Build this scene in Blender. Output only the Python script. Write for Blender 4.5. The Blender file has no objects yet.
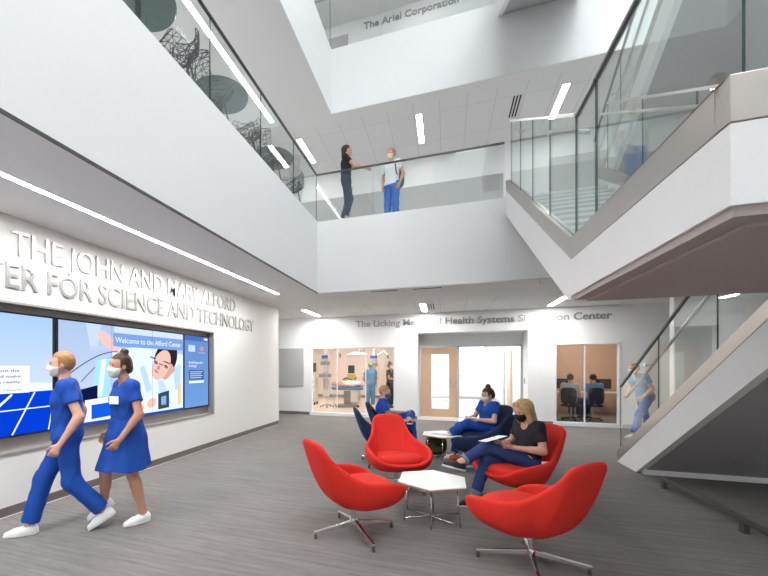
import bpy, math, random
import numpy as np
from mathutils import Vector, Matrix
random.seed(7); rng = np.random.default_rng(7)
scn = bpy.context.scene
COL = scn.collection
PI = math.pi
R = math.radians

# ------------------------------------------------------------------ materials
def mat(name, col, rough=0.6, metal=0.0, spec=0.4, emis=None, estr=0.0, noise=None, bump=None):
    m = bpy.data.materials.new(name); m.use_nodes = True
    nt = m.node_tree; b = nt.nodes['Principled BSDF']
    b.inputs['Base Color'].default_value = (*col, 1)
    b.inputs['Roughness'].default_value = rough
    b.inputs['Metallic'].default_value = metal
    b.inputs['Specular IOR Level'].default_value = spec
    if emis:
        b.inputs['Emission Color'].default_value = (*emis, 1)
        b.inputs['Emission Strength'].default_value = estr
    if noise:                       # (scale, amount): slight colour variation of the material itself
        tc = nt.nodes.new('ShaderNodeTexCoord'); n = nt.nodes.new('ShaderNodeTexNoise')
        n.inputs['Scale'].default_value = noise[0]; n.inputs['Detail'].default_value = 4
        nt.links.new(tc.outputs['Object'], n.inputs['Vector'])
        mx = nt.nodes.new('ShaderNodeMix'); mx.data_type = 'RGBA'
        a = noise[1]
        mx.inputs[6].default_value = (*[max(0, c*(1-a)) for c in col], 1)
        mx.inputs[7].default_value = (*[min(1, c*(1+a)) for c in col], 1)
        nt.links.new(n.outputs['Fac'], mx.inputs[0]); nt.links.new(mx.outputs[2], b.inputs['Base Color'])
    if bump:
        tc = nt.nodes.new('ShaderNodeTexCoord'); n = nt.nodes.new('ShaderNodeTexNoise')
        n.inputs['Scale'].default_value = bump[0]; n.inputs['Detail'].default_value = 3
        nt.links.new(tc.outputs['Object'], n.inputs['Vector'])
        bp = nt.nodes.new('ShaderNodeBump'); bp.inputs['Strength'].default_value = bump[1]; bp.inputs['Distance'].default_value = 0.002
        nt.links.new(n.outputs['Fac'], bp.inputs['Height']); nt.links.new(bp.outputs['Normal'], b.inputs['Normal'])
    return m

def emit(name, col, s):
    m = bpy.data.materials.new(name); m.use_nodes = True
    nt = m.node_tree; nt.nodes.clear()
    e = nt.nodes.new('ShaderNodeEmission'); o = nt.nodes.new('ShaderNodeOutputMaterial')
    e.inputs[0].default_value = (*col, 1); e.inputs[1].default_value = s
    nt.links.new(e.outputs[0], o.inputs[0]); return m

def glass(name, tint=(0.965, 0.982, 0.978), f0=0.035, gain=0.75):
    m = bpy.data.materials.new(name); m.use_nodes = True
    nt = m.node_tree; nt.nodes.clear()
    t = nt.nodes.new('ShaderNodeBsdfTransparent'); g = nt.nodes.new('ShaderNodeBsdfGlossy')
    mx = nt.nodes.new('ShaderNodeMixShader'); o = nt.nodes.new('ShaderNodeOutputMaterial'); ge = nt.nodes.new('ShaderNodeNewGeometry')
    t.inputs[0].default_value = (*tint, 1); g.inputs['Roughness'].default_value = 0.0; g.inputs['Color'].default_value = (0.95, 1, 0.98, 1)
    d = nt.nodes.new('ShaderNodeVectorMath'); d.operation = 'DOT_PRODUCT'; nt.links.new(ge.outputs['Normal'], d.inputs[0]); nt.links.new(ge.outputs['Incoming'], d.inputs[1])
    def mt(op, a, b):
        q = nt.nodes.new('ShaderNodeMath'); q.operation = op
        for i, v in enumerate((a, b)):
            if v is None: continue
            if isinstance(v, float): q.inputs[i].default_value = v
            else: nt.links.new(v, q.inputs[i])
        return q.outputs[0]
    c = mt('ABSOLUTE', d.outputs['Value'], None); p = mt('POWER', mt('SUBTRACT', 1.0, c), 5.0)
    f = mt('ADD', mt('MULTIPLY', p, (1-f0)*gain), f0)
    nt.links.new(f, mx.inputs[0]); nt.links.new(t.outputs[0], mx.inputs[1]); nt.links.new(g.outputs[0], mx.inputs[2]); nt.links.new(mx.outputs[0], o.inputs[0])
    return m

M = {}
M['white'] = mat('white_paint', (0.84, 0.845, 0.845), 0.55, noise=(3, 0.01))
M['fascia'] = mat('fascia_paint', (0.85, 0.86, 0.86), 0.45, noise=(2, 0.01))
M['warmwhite'] = mat('warm_white_paint', (0.80, 0.785, 0.765), 0.6, noise=(3, 0.01))
M['gypsum'] = mat('ceiling_gypsum', (0.78, 0.765, 0.755), 0.8)
M['greypanel'] = mat('grey_panel_paint', (0.42, 0.42, 0.42), 0.6)
M['greywall'] = mat('grey_wall_paint', (0.55, 0.54, 0.53), 0.6)
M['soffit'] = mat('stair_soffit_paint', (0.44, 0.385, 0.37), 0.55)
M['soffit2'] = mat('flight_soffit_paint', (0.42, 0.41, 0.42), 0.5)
M['shoe'] = mat('brushed_stainless', (0.46, 0.425, 0.395), 0.36, 0.95, noise=(1.2, 0.05))
M['chrome'] = mat('polished_chrome', (0.72, 0.72, 0.73), 0.14, 1.0)
M['steel'] = mat('satin_steel', (0.56, 0.55, 0.54), 0.3, 0.9)
M['rail'] = mat('dark_bronze_rail', (0.10, 0.095, 0.09), 0.35, 0.7)
M['darkmetal'] = mat('dark_metal', (0.13, 0.12, 0.115), 0.4, 0.6)
M['base'] = mat('vinyl_baseboard', (0.17, 0.15, 0.135), 0.6)
M['red'] = mat('red_wool', (0.70, 0.03, 0.02), 0.75, spec=0.25, noise=(120, 0.08), bump=(400, 0.25))
M['navy'] = mat('navy_wool', (0.012, 0.026, 0.075), 0.8, spec=0.25, noise=(120, 0.12), bump=(400, 0.25))
M['tabletop'] = mat('white_laminate', (0.86, 0.86, 0.84), 0.35)
M['ply'] = mat('plywood_edge', (0.42, 0.24, 0.12), 0.6, noise=(40, 0.2))
M['skin'] = mat('skin', (0.60, 0.34, 0.25), 0.55, noise=(20, 0.05))
M['skin2'] = mat('skin_tan', (0.48, 0.25, 0.17), 0.55, noise=(20, 0.05))
M['scrub'] = mat('royal_blue_scrubs', (0.014, 0.068, 0.34), 0.8, spec=0.2, noise=(9, 0.14))
M['teal'] = mat('surgical_teal_scrubs', (0.09, 0.25, 0.42), 0.8, noise=(9, 0.1))
M['oliveshirt'] = mat('dark_olive_cloth', (0.05, 0.055, 0.03), 0.85)
M['blacktee'] = mat('black_tee', (0.014, 0.015, 0.022), 0.8, noise=(12, 0.2))
M['jeans'] = mat('blue_denim', (0.02, 0.045, 0.16), 0.85, noise=(60, 0.25))
M['jeanscuff'] = mat('faded_denim_cuff', (0.16, 0.21, 0.33), 0.85)
M['darkjeans'] = mat('dark_denim', (0.028, 0.055, 0.10), 0.85, noise=(60, 0.25))
M['whitetee'] = mat('white_tee', (0.78, 0.82, 0.84), 0.8)
M['bluepants'] = mat('bright_blue_pants', (0.02, 0.15, 0.58), 0.8, noise=(9, 0.12))
M['mask'] = mat('white_mask', (0.78, 0.76, 0.70), 0.8)
M['maskblue'] = mat('blue_mask', (0.08, 0.13, 0.27), 0.8)
M['maskblack'] = mat('black_mask', (0.012, 0.012, 0.014), 0.7)
M['hairbrown'] = mat('brown_hair', (0.045, 0.022, 0.013), 0.5, noise=(60, 0.4))
M['hairblond'] = mat('blond_hair', (0.46, 0.30, 0.15), 0.45, noise=(45, 0.4))
M['hairginger'] = mat('auburn_hair', (0.38, 0.19, 0.075), 0.5, noise=(60, 0.3))
M['cap'] = mat('green_cap', (0.13, 0.30, 0.22), 0.8)
M['eye'] = mat('eye_dark', (0.02, 0.015, 0.012), 0.2)
M['shoewhite'] = mat('white_shoe', (0.78, 0.78, 0.75), 0.5)
M['shoeblack'] = mat('black_shoe', (0.018, 0.02, 0.028), 0.6)
M['sole'] = mat('shoe_sole', (0.62, 0.62, 0.62), 0.6)
M['paper'] = mat('paper', (0.86, 0.86, 0.90), 0.7)
M['wood'] = mat('maple_veneer', (0.62, 0.41, 0.27), 0.45, noise=(6, 0.06))
M['frame'] = mat('pale_aluminium', (0.60, 0.61, 0.63), 0.4, 0.5)
M['whiteframe'] = mat('white_frame', (0.80, 0.82, 0.86), 0.45)
M['bezel'] = mat('display_bezel', (0.012, 0.012, 0.02), 0.35)
M['recess'] = mat('recess_metal', (0.36, 0.34, 0.32), 0.45, 0.3)
M['olive'] = mat('olive_canvas', (0.085, 0.085, 0.035), 0.85, noise=(14, 0.45))
M['tealbag'] = mat('teal_canvas', (0.03, 0.12, 0.12), 0.8)
M['bagorange'] = mat('orange_patterned_cloth', (0.40, 0.07, 0.03), 0.8, noise=(30, 0.7))
M['wire'] = mat('charcoal_shell', (0.055, 0.06, 0.065), 0.45)
M['cafetop'] = mat('slate_teal_top', (0.10, 0.145, 0.155), 0.3)
M['peach'] = mat('peach_wall', (0.80, 0.68, 0.60), 0.6)
M['peachfloor'] = mat('peach_vinyl', (0.66, 0.53, 0.44), 0.4)
M['tan'] = mat('tan_wall', (0.58, 0.40, 0.30), 0.6)
M['tanfloor'] = mat('dark_vinyl', (0.16, 0.14, 0.125), 0.5)
M['tile_floor'] = mat('pale_corridor_floor', (0.66, 0.70, 0.72), 0.25)
M['equip'] = mat('cream_equipment', (0.66, 0.62, 0.56), 0.4)
M['equipgrey'] = mat('grey_equipment', (0.24, 0.22, 0.22), 0.4)
M['yellow'] = mat('yellow_plastic', (0.72, 0.52, 0.06), 0.5)
M['bluesheet'] = mat('blue_drape', (0.07, 0.17, 0.42), 0.8)
M['black'] = mat('black_plastic', (0.015, 0.015, 0.015), 0.5)
M['step'] = mat('grey_rubber_tread', (0.42, 0.44, 0.44), 0.7)
M['nosing'] = mat('pale_nosing', (0.70, 0.72, 0.72), 0.5)
M['glass'] = glass('guard_glass')
M['winglass'] = glass('window_glass', (0.96, 0.98, 0.98))
M['edgeglass'] = mat('glass_edge_green', (0.02, 0.045, 0.042), 0.2)
M['lamp'] = emit('lamp_diffuser', (1, 0.985, 0.96), 84)
M['lamp2'] = emit('lamp_diffuser_upper', (1, 0.985, 0.96), 26)
M['lampfar_added'] = emit('added_room_lamp', (1, 0.93, 0.86), 20)  # glow of the lamps added in the back rooms
M['sign'] = mat('brushed_sign_metal', (0.60, 0.595, 0.585), 0.30, 0.9)
M['sign_reflect'] = mat('sign_metal_dark_reflection', (0.42, 0.42, 0.42), 0.3, 1.0)  # same sign metal, with a dark reflected room put into its colour

def carpet():
    m = bpy.data.materials.new('striated_carpet'); m.use_nodes = True
    nt = m.node_tree; b = nt.nodes['Principled BSDF']; b.inputs['Roughness'].default_value = 0.9
    b.inputs['Specular IOR Level'].default_value = 0.15
    g = nt.nodes.new('ShaderNodeNewGeometry')
    def n(scale, vec, det=3):
        mp = nt.nodes.new('ShaderNodeMapping'); mp.inputs['Scale'].default_value = vec
        t = nt.nodes.new('ShaderNodeTexNoise'); t.inputs['Scale'].default_value = scale; t.inputs['Detail'].default_value = det
        nt.links.new(g.outputs['Position'], mp.inputs[0]); nt.links.new(mp.outputs[0], t.inputs['Vector']); return t.outputs['Fac']
    def mr(x, lo, hi):
        r = nt.nodes.new('ShaderNodeMapRange'); r.inputs[1].default_value = 0.3; r.inputs[2].default_value = 0.7
        r.inputs[3].default_value = lo; r.inputs[4].default_value = hi; nt.links.new(x, r.inputs[0]); return r.outputs[0]
    a = mr(n(1, (1.3, 26, 1)), 0.84, 1.14); c = mr(n(1, (7, 90, 1)), 0.88, 1.12); d = mr(n(0.6, (1, 1, 1)), 0.95, 1.05)
    m1 = nt.nodes.new('ShaderNodeMath'); m1.operation = 'MULTIPLY'; nt.links.new(a, m1.inputs[0]); nt.links.new(c, m1.inputs[1])
    m2 = nt.nodes.new('ShaderNodeMath'); m2.operation = 'MULTIPLY'; nt.links.new(m1.outputs[0], m2.inputs[0]); nt.links.new(d, m2.inputs[1])
    v = nt.nodes.new('ShaderNodeVectorMath'); v.operation = 'SCALE'; v.inputs[0].default_value = (0.195, 0.183, 0.172)
    nt.links.new(m2.outputs[0], v.inputs['Scale']); nt.links.new(v.outputs[0], b.inputs['Base Color'])
    return m
M['carpet'] = carpet()

def tiles():
    m = bpy.data.materials.new('acoustic_ceiling_tile'); m.use_nodes = True
    nt = m.node_tree; b = nt.nodes['Principled BSDF']; b.inputs['Roughness'].default_value = 0.85
    g = nt.nodes.new('ShaderNodeNewGeometry'); mp = nt.nodes.new('ShaderNodeMapping')
    mp.inputs['Location'].default_value = (1.96+6.1, -9.73+12.2, 0)
    t = nt.nodes.new('ShaderNodeTexBrick'); t.offset = 0; t.squash = 1
    t.inputs['Scale'].default_value = 1; t.inputs['Brick Width'].default_value = 0.61; t.inputs['Row Height'].default_value = 1.22
    t.inputs['Mortar Size'].default_value = 0.006; t.inputs['Mortar Smooth'].default_value = 0.2
    t.inputs['Color1'].default_value = (0.78, 0.765, 0.755, 1); t.inputs['Color2'].default_value = (0.765, 0.75, 0.74, 1)
    t.inputs['Mortar'].default_value = (0.55, 0.54, 0.53, 1)
    nt.links.new(g.outputs['Position'], mp.inputs[0]); nt.links.new(mp.outputs[0], t.inputs['Vector'])
    nt.links.new(t.outputs['Color'], b.inputs['Base Color']); return m
M['tiles'] = tiles()

# ------------------------------------------------------------------ mesh helpers
class MB:
    def __init__(s): s.v = []; s.f = []
    def add(s, vs, fs):
        o = len(s.v); s.v += [tuple(p) for p in vs]; s.f += [tuple(i+o for i in f) for f in fs]; return s
    def box(s, x0, x1, y0, y1, z0, z1):
        v = [(x, y, z) for z in (z0, z1) for y in (y0, y1) for x in (x0, x1)]
        return s.add(v, [(0,2,3,1),(4,5,7,6),(0,1,5,4),(2,6,7,3),(0,4,6,2),(1,3,7,5)])
    def obox(s, c, half, rz=0.0, rot=None):
        Mx = rot if rot is not None else Matrix.Rotation(rz, 3, 'Z')
        v = [Vector(c) + Mx @ Vector((sx*half[0], sy*half[1], sz*half[2])) for sz in (-1,1) for sy in (-1,1) for sx in (-1,1)]
        return s.add(v, [(0,2,3,1),(4,5,7,6),(0,1,5,4),(2,6,7,3),(0,4,6,2),(1,3,7,5)])
    def bar(s, a, b, w, h=None):
        h = h or w; a = Vector(a); b = Vector(b); d = b-a; L = d.length; d.normalize()
        up = Vector((0,0,1)) if abs(d.z) < 0.95 else Vector((1,0,0))
        sx = d.cross(up).normalized(); uz = sx.cross(d).normalized()
        Mx = Matrix((d, sx, uz)).transposed()
        return s.obox((a+b)/2, (L/2, w/2, h/2), rot=Mx)
    def cone(s, a, b, r0, r1, n=14, caps=True):
        a = Vector(a); b = Vector(b); d = (b-a).normalized()
        up = Vector((0,0,1)) if abs(d.z) < 0.95 else Vector((1,0,0))
        x = d.cross(up).normalized(); y = d.cross(x)
        vs = [a + (x*math.cos(2*PI*i/n)+y*math.sin(2*PI*i/n))*r0 for i in range(n)] + [b + (x*math.cos(2*PI*i/n)+y*math.sin(2*PI*i/n))*r1 for i in range(n)]
        fs = [(i, (i+1)%n, n+(i+1)%n, n+i) for i in range(n)]
        if caps: fs += [tuple(range(n))[::-1], tuple(range(n, 2*n))]
        return s.add(vs, fs)
    def tube(s, pts, r, n=8):
        for i in range(len(pts)-1): s.cone(pts[i], pts[i+1], r, r, n)
        return s
    def lathe(s, prof, c=(0,0,0), n=28):
        m = len(prof); vs = [(c[0]+r*math.cos(2*PI*i/n), c[1]+r*math.sin(2*PI*i/n), c[2]+z) for i in range(n) for r, z in prof]
        fs = [(i*m+j, ((i+1)%n)*m+j, ((i+1)%n)*m+j+1, i*m+j+1) for i in range(n) for j in range(m-1)]
        return s.add(vs, fs)
    def prism_x(s, poly, x0, x1):          # poly in (y,z), extruded along x
        n = len(poly); vs = [(x0, y, z) for y, z in poly] + [(x1, y, z) for y, z in poly]
        return s.add(vs, [tuple(range(n)), tuple(range(2*n-1, n-1, -1))] + [(i, n+i, n+(i+1)%n, (i+1)%n) for i in range(n)])
    def prism_z(s, poly, z0, z1):
        n = len(poly); vs = [(x, y, z0) for x, y in poly] + [(x, y, z1) for x, y in poly]
        return s.add(vs, [tuple(range(n))[::-1], tuple(range(n, 2*n))] + [(i, (i+1)%n, n+(i+1)%n, n+i) for i in range(n)])
    def superell(s, c, r, e=0.5, n=24, m=14, rot=None):
        def sp(v, p): return math.copysign(abs(v)**p, v)
        vs = []
        for j in range(m+1):
            ph = -PI/2 + PI*j/m
            for i in range(n):
                th = 2*PI*i/n
                p = Vector((r[0]*sp(math.cos(ph), e)*sp(math.cos(th), e), r[1]*sp(math.cos(ph), e)*sp(math.sin(th), e), r[2]*sp(math.sin(ph), e)))
                if rot is not None: p = rot @ p
                vs.append(Vector(c)+p)
        fs = [(j*n+i, j*n+(i+1)%n, (j+1)*n+(i+1)%n, (j+1)*n+i) for j in range(m) for i in range(n)]
        return s.add(vs, fs)
    def grid(s, P, nu, nv, closed_u=False):
        o = []
        for j in range(nv-1):
            for i in range(nu if closed_u else nu-1):
                o.append((j*nu+i, j*nu+(i+1)%nu, (j+1)*nu+(i+1)%nu, (j+1)*nu+i))
        return s.add(P, o)
    def build(s, name, m, parent=None, loc=None, smooth=False, bevel=0, fix=True):
        me = bpy.data.meshes.new(name); me.from_pydata(s.v, [], s.f); me.update()
        if fix:
            import bmesh
            bm = bmesh.new(); bm.from_mesh(me); bmesh.ops.remove_doubles(bm, verts=bm.verts, dist=1e-5)
            bmesh.ops.recalc_face_normals(bm, faces=bm.faces); bm.to_mesh(me); bm.free()
        if smooth: me.polygons.foreach_set('use_smooth', [True]*len(me.polygons))
        me.materials.append(m)
        o = bpy.data.objects.new(name, me); COL.objects.link(o)
        if parent: o.parent = parent
        if loc: o.location = loc
        if bevel:
            b = o.modifiers.new('bevel', 'BEVEL'); b.width = bevel; b.segments = 2; b.limit_method = 'ANGLE'
        return o

def tag(o, label, cat, group=None, kind=None):
    o['label'] = label; o['category'] = cat
    if group: o['group'] = group
    if kind: o['kind'] = kind
    return o
def thing(name, label, cat, loc=(0,0,0), rz=0.0, group=None):
    o = bpy.data.objects.new(name, None); COL.objects.link(o); o.empty_display_size = 0.1
    o.location = loc; o.rotation_euler = (0, 0, rz)
    return tag(o, label, cat, group)
def struct(o): o['kind'] = 'structure'; return o
def dup(root, loc, rz, label, group=None, matmap=None):
    r = root.copy(); COL.objects.link(r); r.location = loc; r.rotation_euler = (0, 0, rz); r['label'] = label
    if group: r['group'] = group
    for ch in list(root.children):
        c = ch.copy(); COL.objects.link(c); c.parent = r
        if matmap and c.type == 'MESH' and c.data.materials[0].name in matmap:
            c.data = c.data.copy(); c.data.materials[0] = matmap[ch.data.materials[0].name]
        for g in list(ch.children):
            d = g.copy(); COL.objects.link(d); d.parent = c
            if matmap and d.data.materials[0].name in matmap:
                d.data = d.data.copy(); d.data.materials[0] = matmap[g.data.materials[0].name]
    return r

# ------------------------------------------------------------------ camera
cam = bpy.data.cameras.new('camera'); co = bpy.data.objects.new('camera', cam); COL.objects.link(co)
co.location = (0, 0, 1.55); co.rotation_euler = (R(90), 0, R(18.96))
cam.sensor_width = 36; cam.lens = 383/768*36; cam.shift_x = 70/768; cam.shift_y = 79/768; cam.clip_start = 0.05
scn.camera = co

# ------------------------------------------------------------------ setting
C1, F2, C2, F3, C3 = 3.13, 4.65, 7.73, 9.31, 12.35
ATX, ATY, ATY3 = -2.6, 7.81, 8.99

struct(MB().box(-6.5, 6.5, -5, 11.7, -0.1, 0).build('floor', M['carpet']))
b = MB()
b.box(-6.5, -4.44, -5, 9.54, 0, C1)
b.box(-4.44, -4.3, -5, 9.54, 2.23, C1); b.box(-4.44, -4.3, -5, 9.54, 0, 0.64)
b.box(-4.44, -4.3, -5, 0.8, 0.64, 2.23); b.box(-4.44, -4.3, 6.46, 9.54, 0.64, 2.23)
struct(b.build('wall_left', M['warmwhite']))
struct(MB().box(-6.62, -6.5, -5, 11.7, F2, C3).box(-6.62, -6.5, 9.54, 11.7, 0, F2).build('wall_left', M['white']))
struct(MB().box(-6.62, 6.62, -5.12, -5, 0, C3).build('wall_front_added', M['white']))  # unseen wall added to cut off light from behind the camera
struct(MB().box(6.5, 6.62, -5, 11.7, 0, C3).build('wall_right', M['white']))
# back wall with openings
b = MB(); Y0, Y1 = 11.7, 11.85
b.box(-6.5, -4.14, Y0, Y1, 0, 2.19); b.box(-1.43, -0.78, Y0, Y1, 0, 2.19); b.box(2.11, 2.73, Y0, Y1, 0, 2.19); b.box(4.2, 6.5, Y0, Y1, 0, 2.19)
b.box(-6.5, -0.78, Y0, Y1, 2.19, 2.555); b.box(2.11, 6.5, Y0, Y1, 2.19, 2.555)
b.box(-6.5, 6.5, Y0, Y1, 2.555, F2); b.box(-6.5, 6.5, Y0, Y1, F2, C3)
struct(b.build('wall_back', M['white']))
# core wall beside the foot of the stair
struct(MB().box(4.19, 6.5, 9.3, 9.45, 0, C1).build('wall_core', M['warmwhite']))
b = MB().box(4.2, 4.75, 9.27, 9.3, 0, 2.33)
struct(b.build('reflection_panel', M['greywall']))  # grey panel standing in for a reflection in the stair glass
# floor slabs (the white fascias are their edges) and ceilings
struct(MB().box(-6.5, ATX, -5, ATY, C1+0.02, F2+0.02).box(-6.5, 6.5, ATY, 11.7, C1+0.02, F2+0.02).build('floor_upper', M['fascia']))
struct(MB().box(-6.5, ATX-0.04, -5, ATY3, C2+0.02, F3).box(-6.5, 6.5, ATY3, 11.7, C2+0.02, F3).build('floor_top', M['fascia']))
struct(MB().box(-6.5, ATX, -5, 9.29, C1, C1+0.02).box(ATX, 6.5, ATY, 9.29, C1, C1+0.02).build('ceiling', M['gypsum']))
struct(MB().box(-6.5, 6.5, 9.29, 11.7, C1, C1+0.02).build('ceiling', M['tiles']))
struct(MB().box(-6.5, ATX-0.04, -5, 9.29, C2, C2+0.02).box(ATX-0.04, 6.5, ATY3, 9.29, C2, C2+0.02).build('ceiling', M['gypsum']))
struct(MB().box(-6.5, 6.5, 9.29, 11.7, C2, C2+0.02).build('ceiling', M['tiles']))
struct(MB().box(-6.5, ATX-0.04, -5, ATY3, C3, C3+0.3).box(-6.5, 6.5, ATY3, 11.85, C3, C3+0.3).build('ceiling', M['gypsum']))
struct(MB().box(ATX-0.04, 0.5, -5, ATY3, C3, C3+0.3).box(0.5, 6.5, 5, ATY3, C3, C3+0.3).build('ceiling', M['gypsum']))      # unseen roof added to keep direct sky off the top storey fascia
# dark reveal under the fascia, baseboards
struct(MB().box(ATX-0.012, ATX+0.006, -5, ATY, C1-0.006, C1+0.018).build('trim_1', M['darkmetal']))
struct(MB().box(ATX, 6.0, ATY-0.006, ATY+0.012, C1-0.004, C1+0.008).build('trim_2', M['steel']))
struct(MB().box(-4.3, -4.288, -5, 9.54, 0, 0.10).build('baseboard_left', M['base']))
struct(MB().box(-4.3, -4.284, -5, 9.54, 0, 0.006).box(-4.3, -4.30+0.012, 9.54, 9.55, 0, C1).build('trim_3', M['whiteframe']))
struct(MB().box(-6.5, -4.17, 11.688, 11.7, 0, 0.10).box(-1.40, -0.80, 11.688, 11.7, 0, 0.1).box(2.14, 2.70, 11.688, 11.7, 0, 0.1).box(4.24, 4.19+0.6, 11.688, 11.7, 0, 0.1).build('baseboard_back', M['base']))
struct(MB().box(4.78, 6.5, 9.288, 9.3, 0, 0.10).build('baseboard_right', M['base']))
# grey lower wall zone of the second storey
struct(MB().box(-6.5, 1.5, 11.66, 11.7, F2+0.02, 6.89).box(2.6, 6.5, 11.66, 11.7, F2+0.02, 7.1).build('trim_4', M['greypanel']))
# grey pin boards
tag(MB().box(-5.25, -4.37, 11.66, 11.698, 0.93, 2.16).build('pin_board', M['greypanel'], bevel=0.005), 'grey board on the back wall left of the operating room window', 'board')
tag(MB().box(-3.62, -2.9, 11.66, 11.698, 10.7, 11.97).build('pin_board', M['greypanel'], bevel=0.005), 'grey board on the top storey wall under the raised letters', 'board')
# ---- operating room
struct(MB().box(-7.4, -1.25, 11.85, 19, -0.1, 0.0).build('floor', M['peachfloor']))
struct(MB().box(-7.4, -1.25, 19, 19.1, 0, 3).box(-7.5, -7.4, 11.85, 19.1, 0, 3).box(-1.25, -1.17, 11.85, 19.1, 0, 3).build('wall_back', M['peach']))
struct(MB().box(-7.4, -1.25, 11.85, 19.1, 3, 3.08).build('ceiling', M['warmwhite']))
struct(MB().box(-7.4, -1.25, 18.98, 19, 0, 0.14).build('baseboard_back', M['equipgrey']))
# ---- control room
struct(MB().box(2.4, 6.4, 11.85, 15.5, -0.1, 0).build('floor', M['tanfloor']))
struct(MB().box(2.4, 6.4, 15.5, 15.6, 0, 3).box(2.35, 2.4, 11.85, 15.5, 0, 3).box(6.4, 6.5, 11.85, 15.5, 0, 3).build('wall_back', M['tan']))
struct(MB().box(2.4, 6.4, 11.85, 15.5, 3, 3.08).build('ceiling', M['gypsum']))
# ---- corridor
struct(MB().box(-1.17, 2.2, 11.7, 20, -0.1, 0).build('floor', M['tile_floor']))
struct(MB().box(-0.90, -0.78, 11.85, 12.5, 0, 2.7).box(2.11, 2.35, 11.85, 12.5, 0, 2.7).box(-0.9, 2.35, 11.85, 12.5, 2.555, 2.7).box(-0.9, 2.35, 12.5, 12.6, 2.2, 2.7).build('wall_back', M['white']))
struct(MB().box(2.2, 2.35, 12.5, 20.1, 0, 3).box(-1.17, 2.2, 20, 20.1, 0, 1.2).box(-1.17, 2.2, 20, 20.1, 2.7, 3).box(-1.17, -0.95, 20, 20.1, 1.2, 2.7).box(1.75, 2.2, 20, 20.1, 1.2, 2.7).build('wall_right', M['white']))
struct(MB().box(-1.17, 2.35, 12.6, 20.1, 3, 3.08).build('ceiling', M['white']))
struct(MB().box(-1.17, 2.2, 19.985, 20, 0, 0.12).box(2.185, 2.2, 12.6, 19.98, 0, 0.12).build('baseboard_back', M['greypanel']))
w = struct(MB().box(-0.95, 1.75, 20.0, 20.06, 2.15, 2.20).box(0.2, 0.25, 20.0, 20.06, 1.2, 2.7).box(-0.98, 1.78, 19.9, 20.0, 1.17, 1.22).build('window_3', M['frame']))
g = MB().box(-0.95, 1.75, 20.03, 20.04, 1.2, 2.7).build('pane', M['winglass'], w)
tag(MB().box(0.26, 0.6, 19.93, 19.96, 1.55, 2.7).build('window_blind', M['greywall']), 'grey blind hanging at the far corridor window', 'blind')
for (y0, m) in ((14.9, M['wood']), (16.6, M['frame'])):
    d = struct(MB().box(2.17, 2.2, y0-0.06, y0+0.98, 0, 2.2).build('door_2', M['frame']))
    MB().box(2.15, 2.17, y0, y0+0.92, 0.01, 2.12).build('leaf', m, d)

# glazed windows of the back wall
def window(n, x0, x1, z0, z1, muls, label):
    w = MB(); t = 0.05
    w.box(x0, x1, 11.66, 11.82, z0, z0+0.10); w.box(x0, x1, 11.68, 11.82, z1-t, z1); w.box(x0, x0+t, 11.68, 11.82, z0, z1); w.box(x1-t, x1, 11.68, 11.82, z0, z1)
    w = struct(w.build('window_%d' % n, M['whiteframe'], bevel=0.004))
    xs = [x0+t] + muls + [x1-t]
    for a in muls: MB().box(a-0.012, a+0.012, 11.73, 11.78, z0+0.1, z1-t).build('mullion', M['whiteframe'], w)
    for a, c in zip(xs[:-1], xs[1:]): MB().box(a+0.012, c-0.012, 11.75, 11.758, z0+0.1, z1-t).build('pane', M['winglass'], w)
window(1, -4.14, -1.43, 0.0, 2.19, [-3.26, -2.34], '')
window(2, 2.73, 4.2, 0.0, 2.19, [3.43], '')

# maple door with vision panel, and its frame
fr = MB().box(-0.78, -0.72, 12.42, 12.52, 0, 2.2).box(0.33, 0.40, 12.42, 12.52, 0, 2.2).box(2.05, 2.11, 12.42, 12.52, 0, 2.2).box(-0.72, 2.05, 12.42, 12.52, 2.15, 2.2)
fr = struct(fr.build('trim_6', M['frame'], bevel=0.004))
MB().box(0.40, 2.05, 12.46, 12.468, 0.03, 2.15).build('pane', M['winglass'], fr)
b = MB().box(-0.72, -0.42, 12.44, 12.49, 0.01, 2.15).box(0.10, 0.33, 12.44, 12.49, 0.01, 2.15).box(-0.42, 0.10, 12.44, 12.49, 0.01, 0.27).box(-0.42, 0.10, 12.44, 12.49, 1.93, 2.15)
door = struct(b.build('door_1', M['wood'], bevel=0.003))
MB().box(-0.42, 0.10, 12.462, 12.468, 0.27, 1.93).build('pane', M['winglass'], door)
MB().box(-0.43, -0.40, 12.432, 12.498, 0.26, 1.94).box(0.08, 0.11, 12.432, 12.498, 0.26, 1.94).box(-0.43, 0.11, 12.432, 12.498, 0.25, 0.28).box(-0.43, 0.11, 12.432, 12.498, 1.92, 1.95).build('vision_frame', M['whiteframe'], door)
h = MB().box(0.19, 0.25, 12.425, 12.44, 0.93, 1.17).build('handle_plate', M['steel'], door)
MB().tube([(0.22, 12.43, 1.02), (0.22, 12.38, 1.02), (0.08, 12.38, 1.02)], 0.011).build('door_handle', M['steel'], h)
for z in (0.3, 1.1, 1.9): MB().cone((-0.725, 12.43, z-0.05), (-0.725, 12.43, z+0.05), 0.01, 0.01).build('hinge', M['steel'], door)
tag(MB().box(2.1, 2.108, 12.1, 12.16, 1.08, 1.24).build('card_reader', M['black'], bevel=0.003), 'small black card reader on the right side of the door recess', 'card reader')

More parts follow.
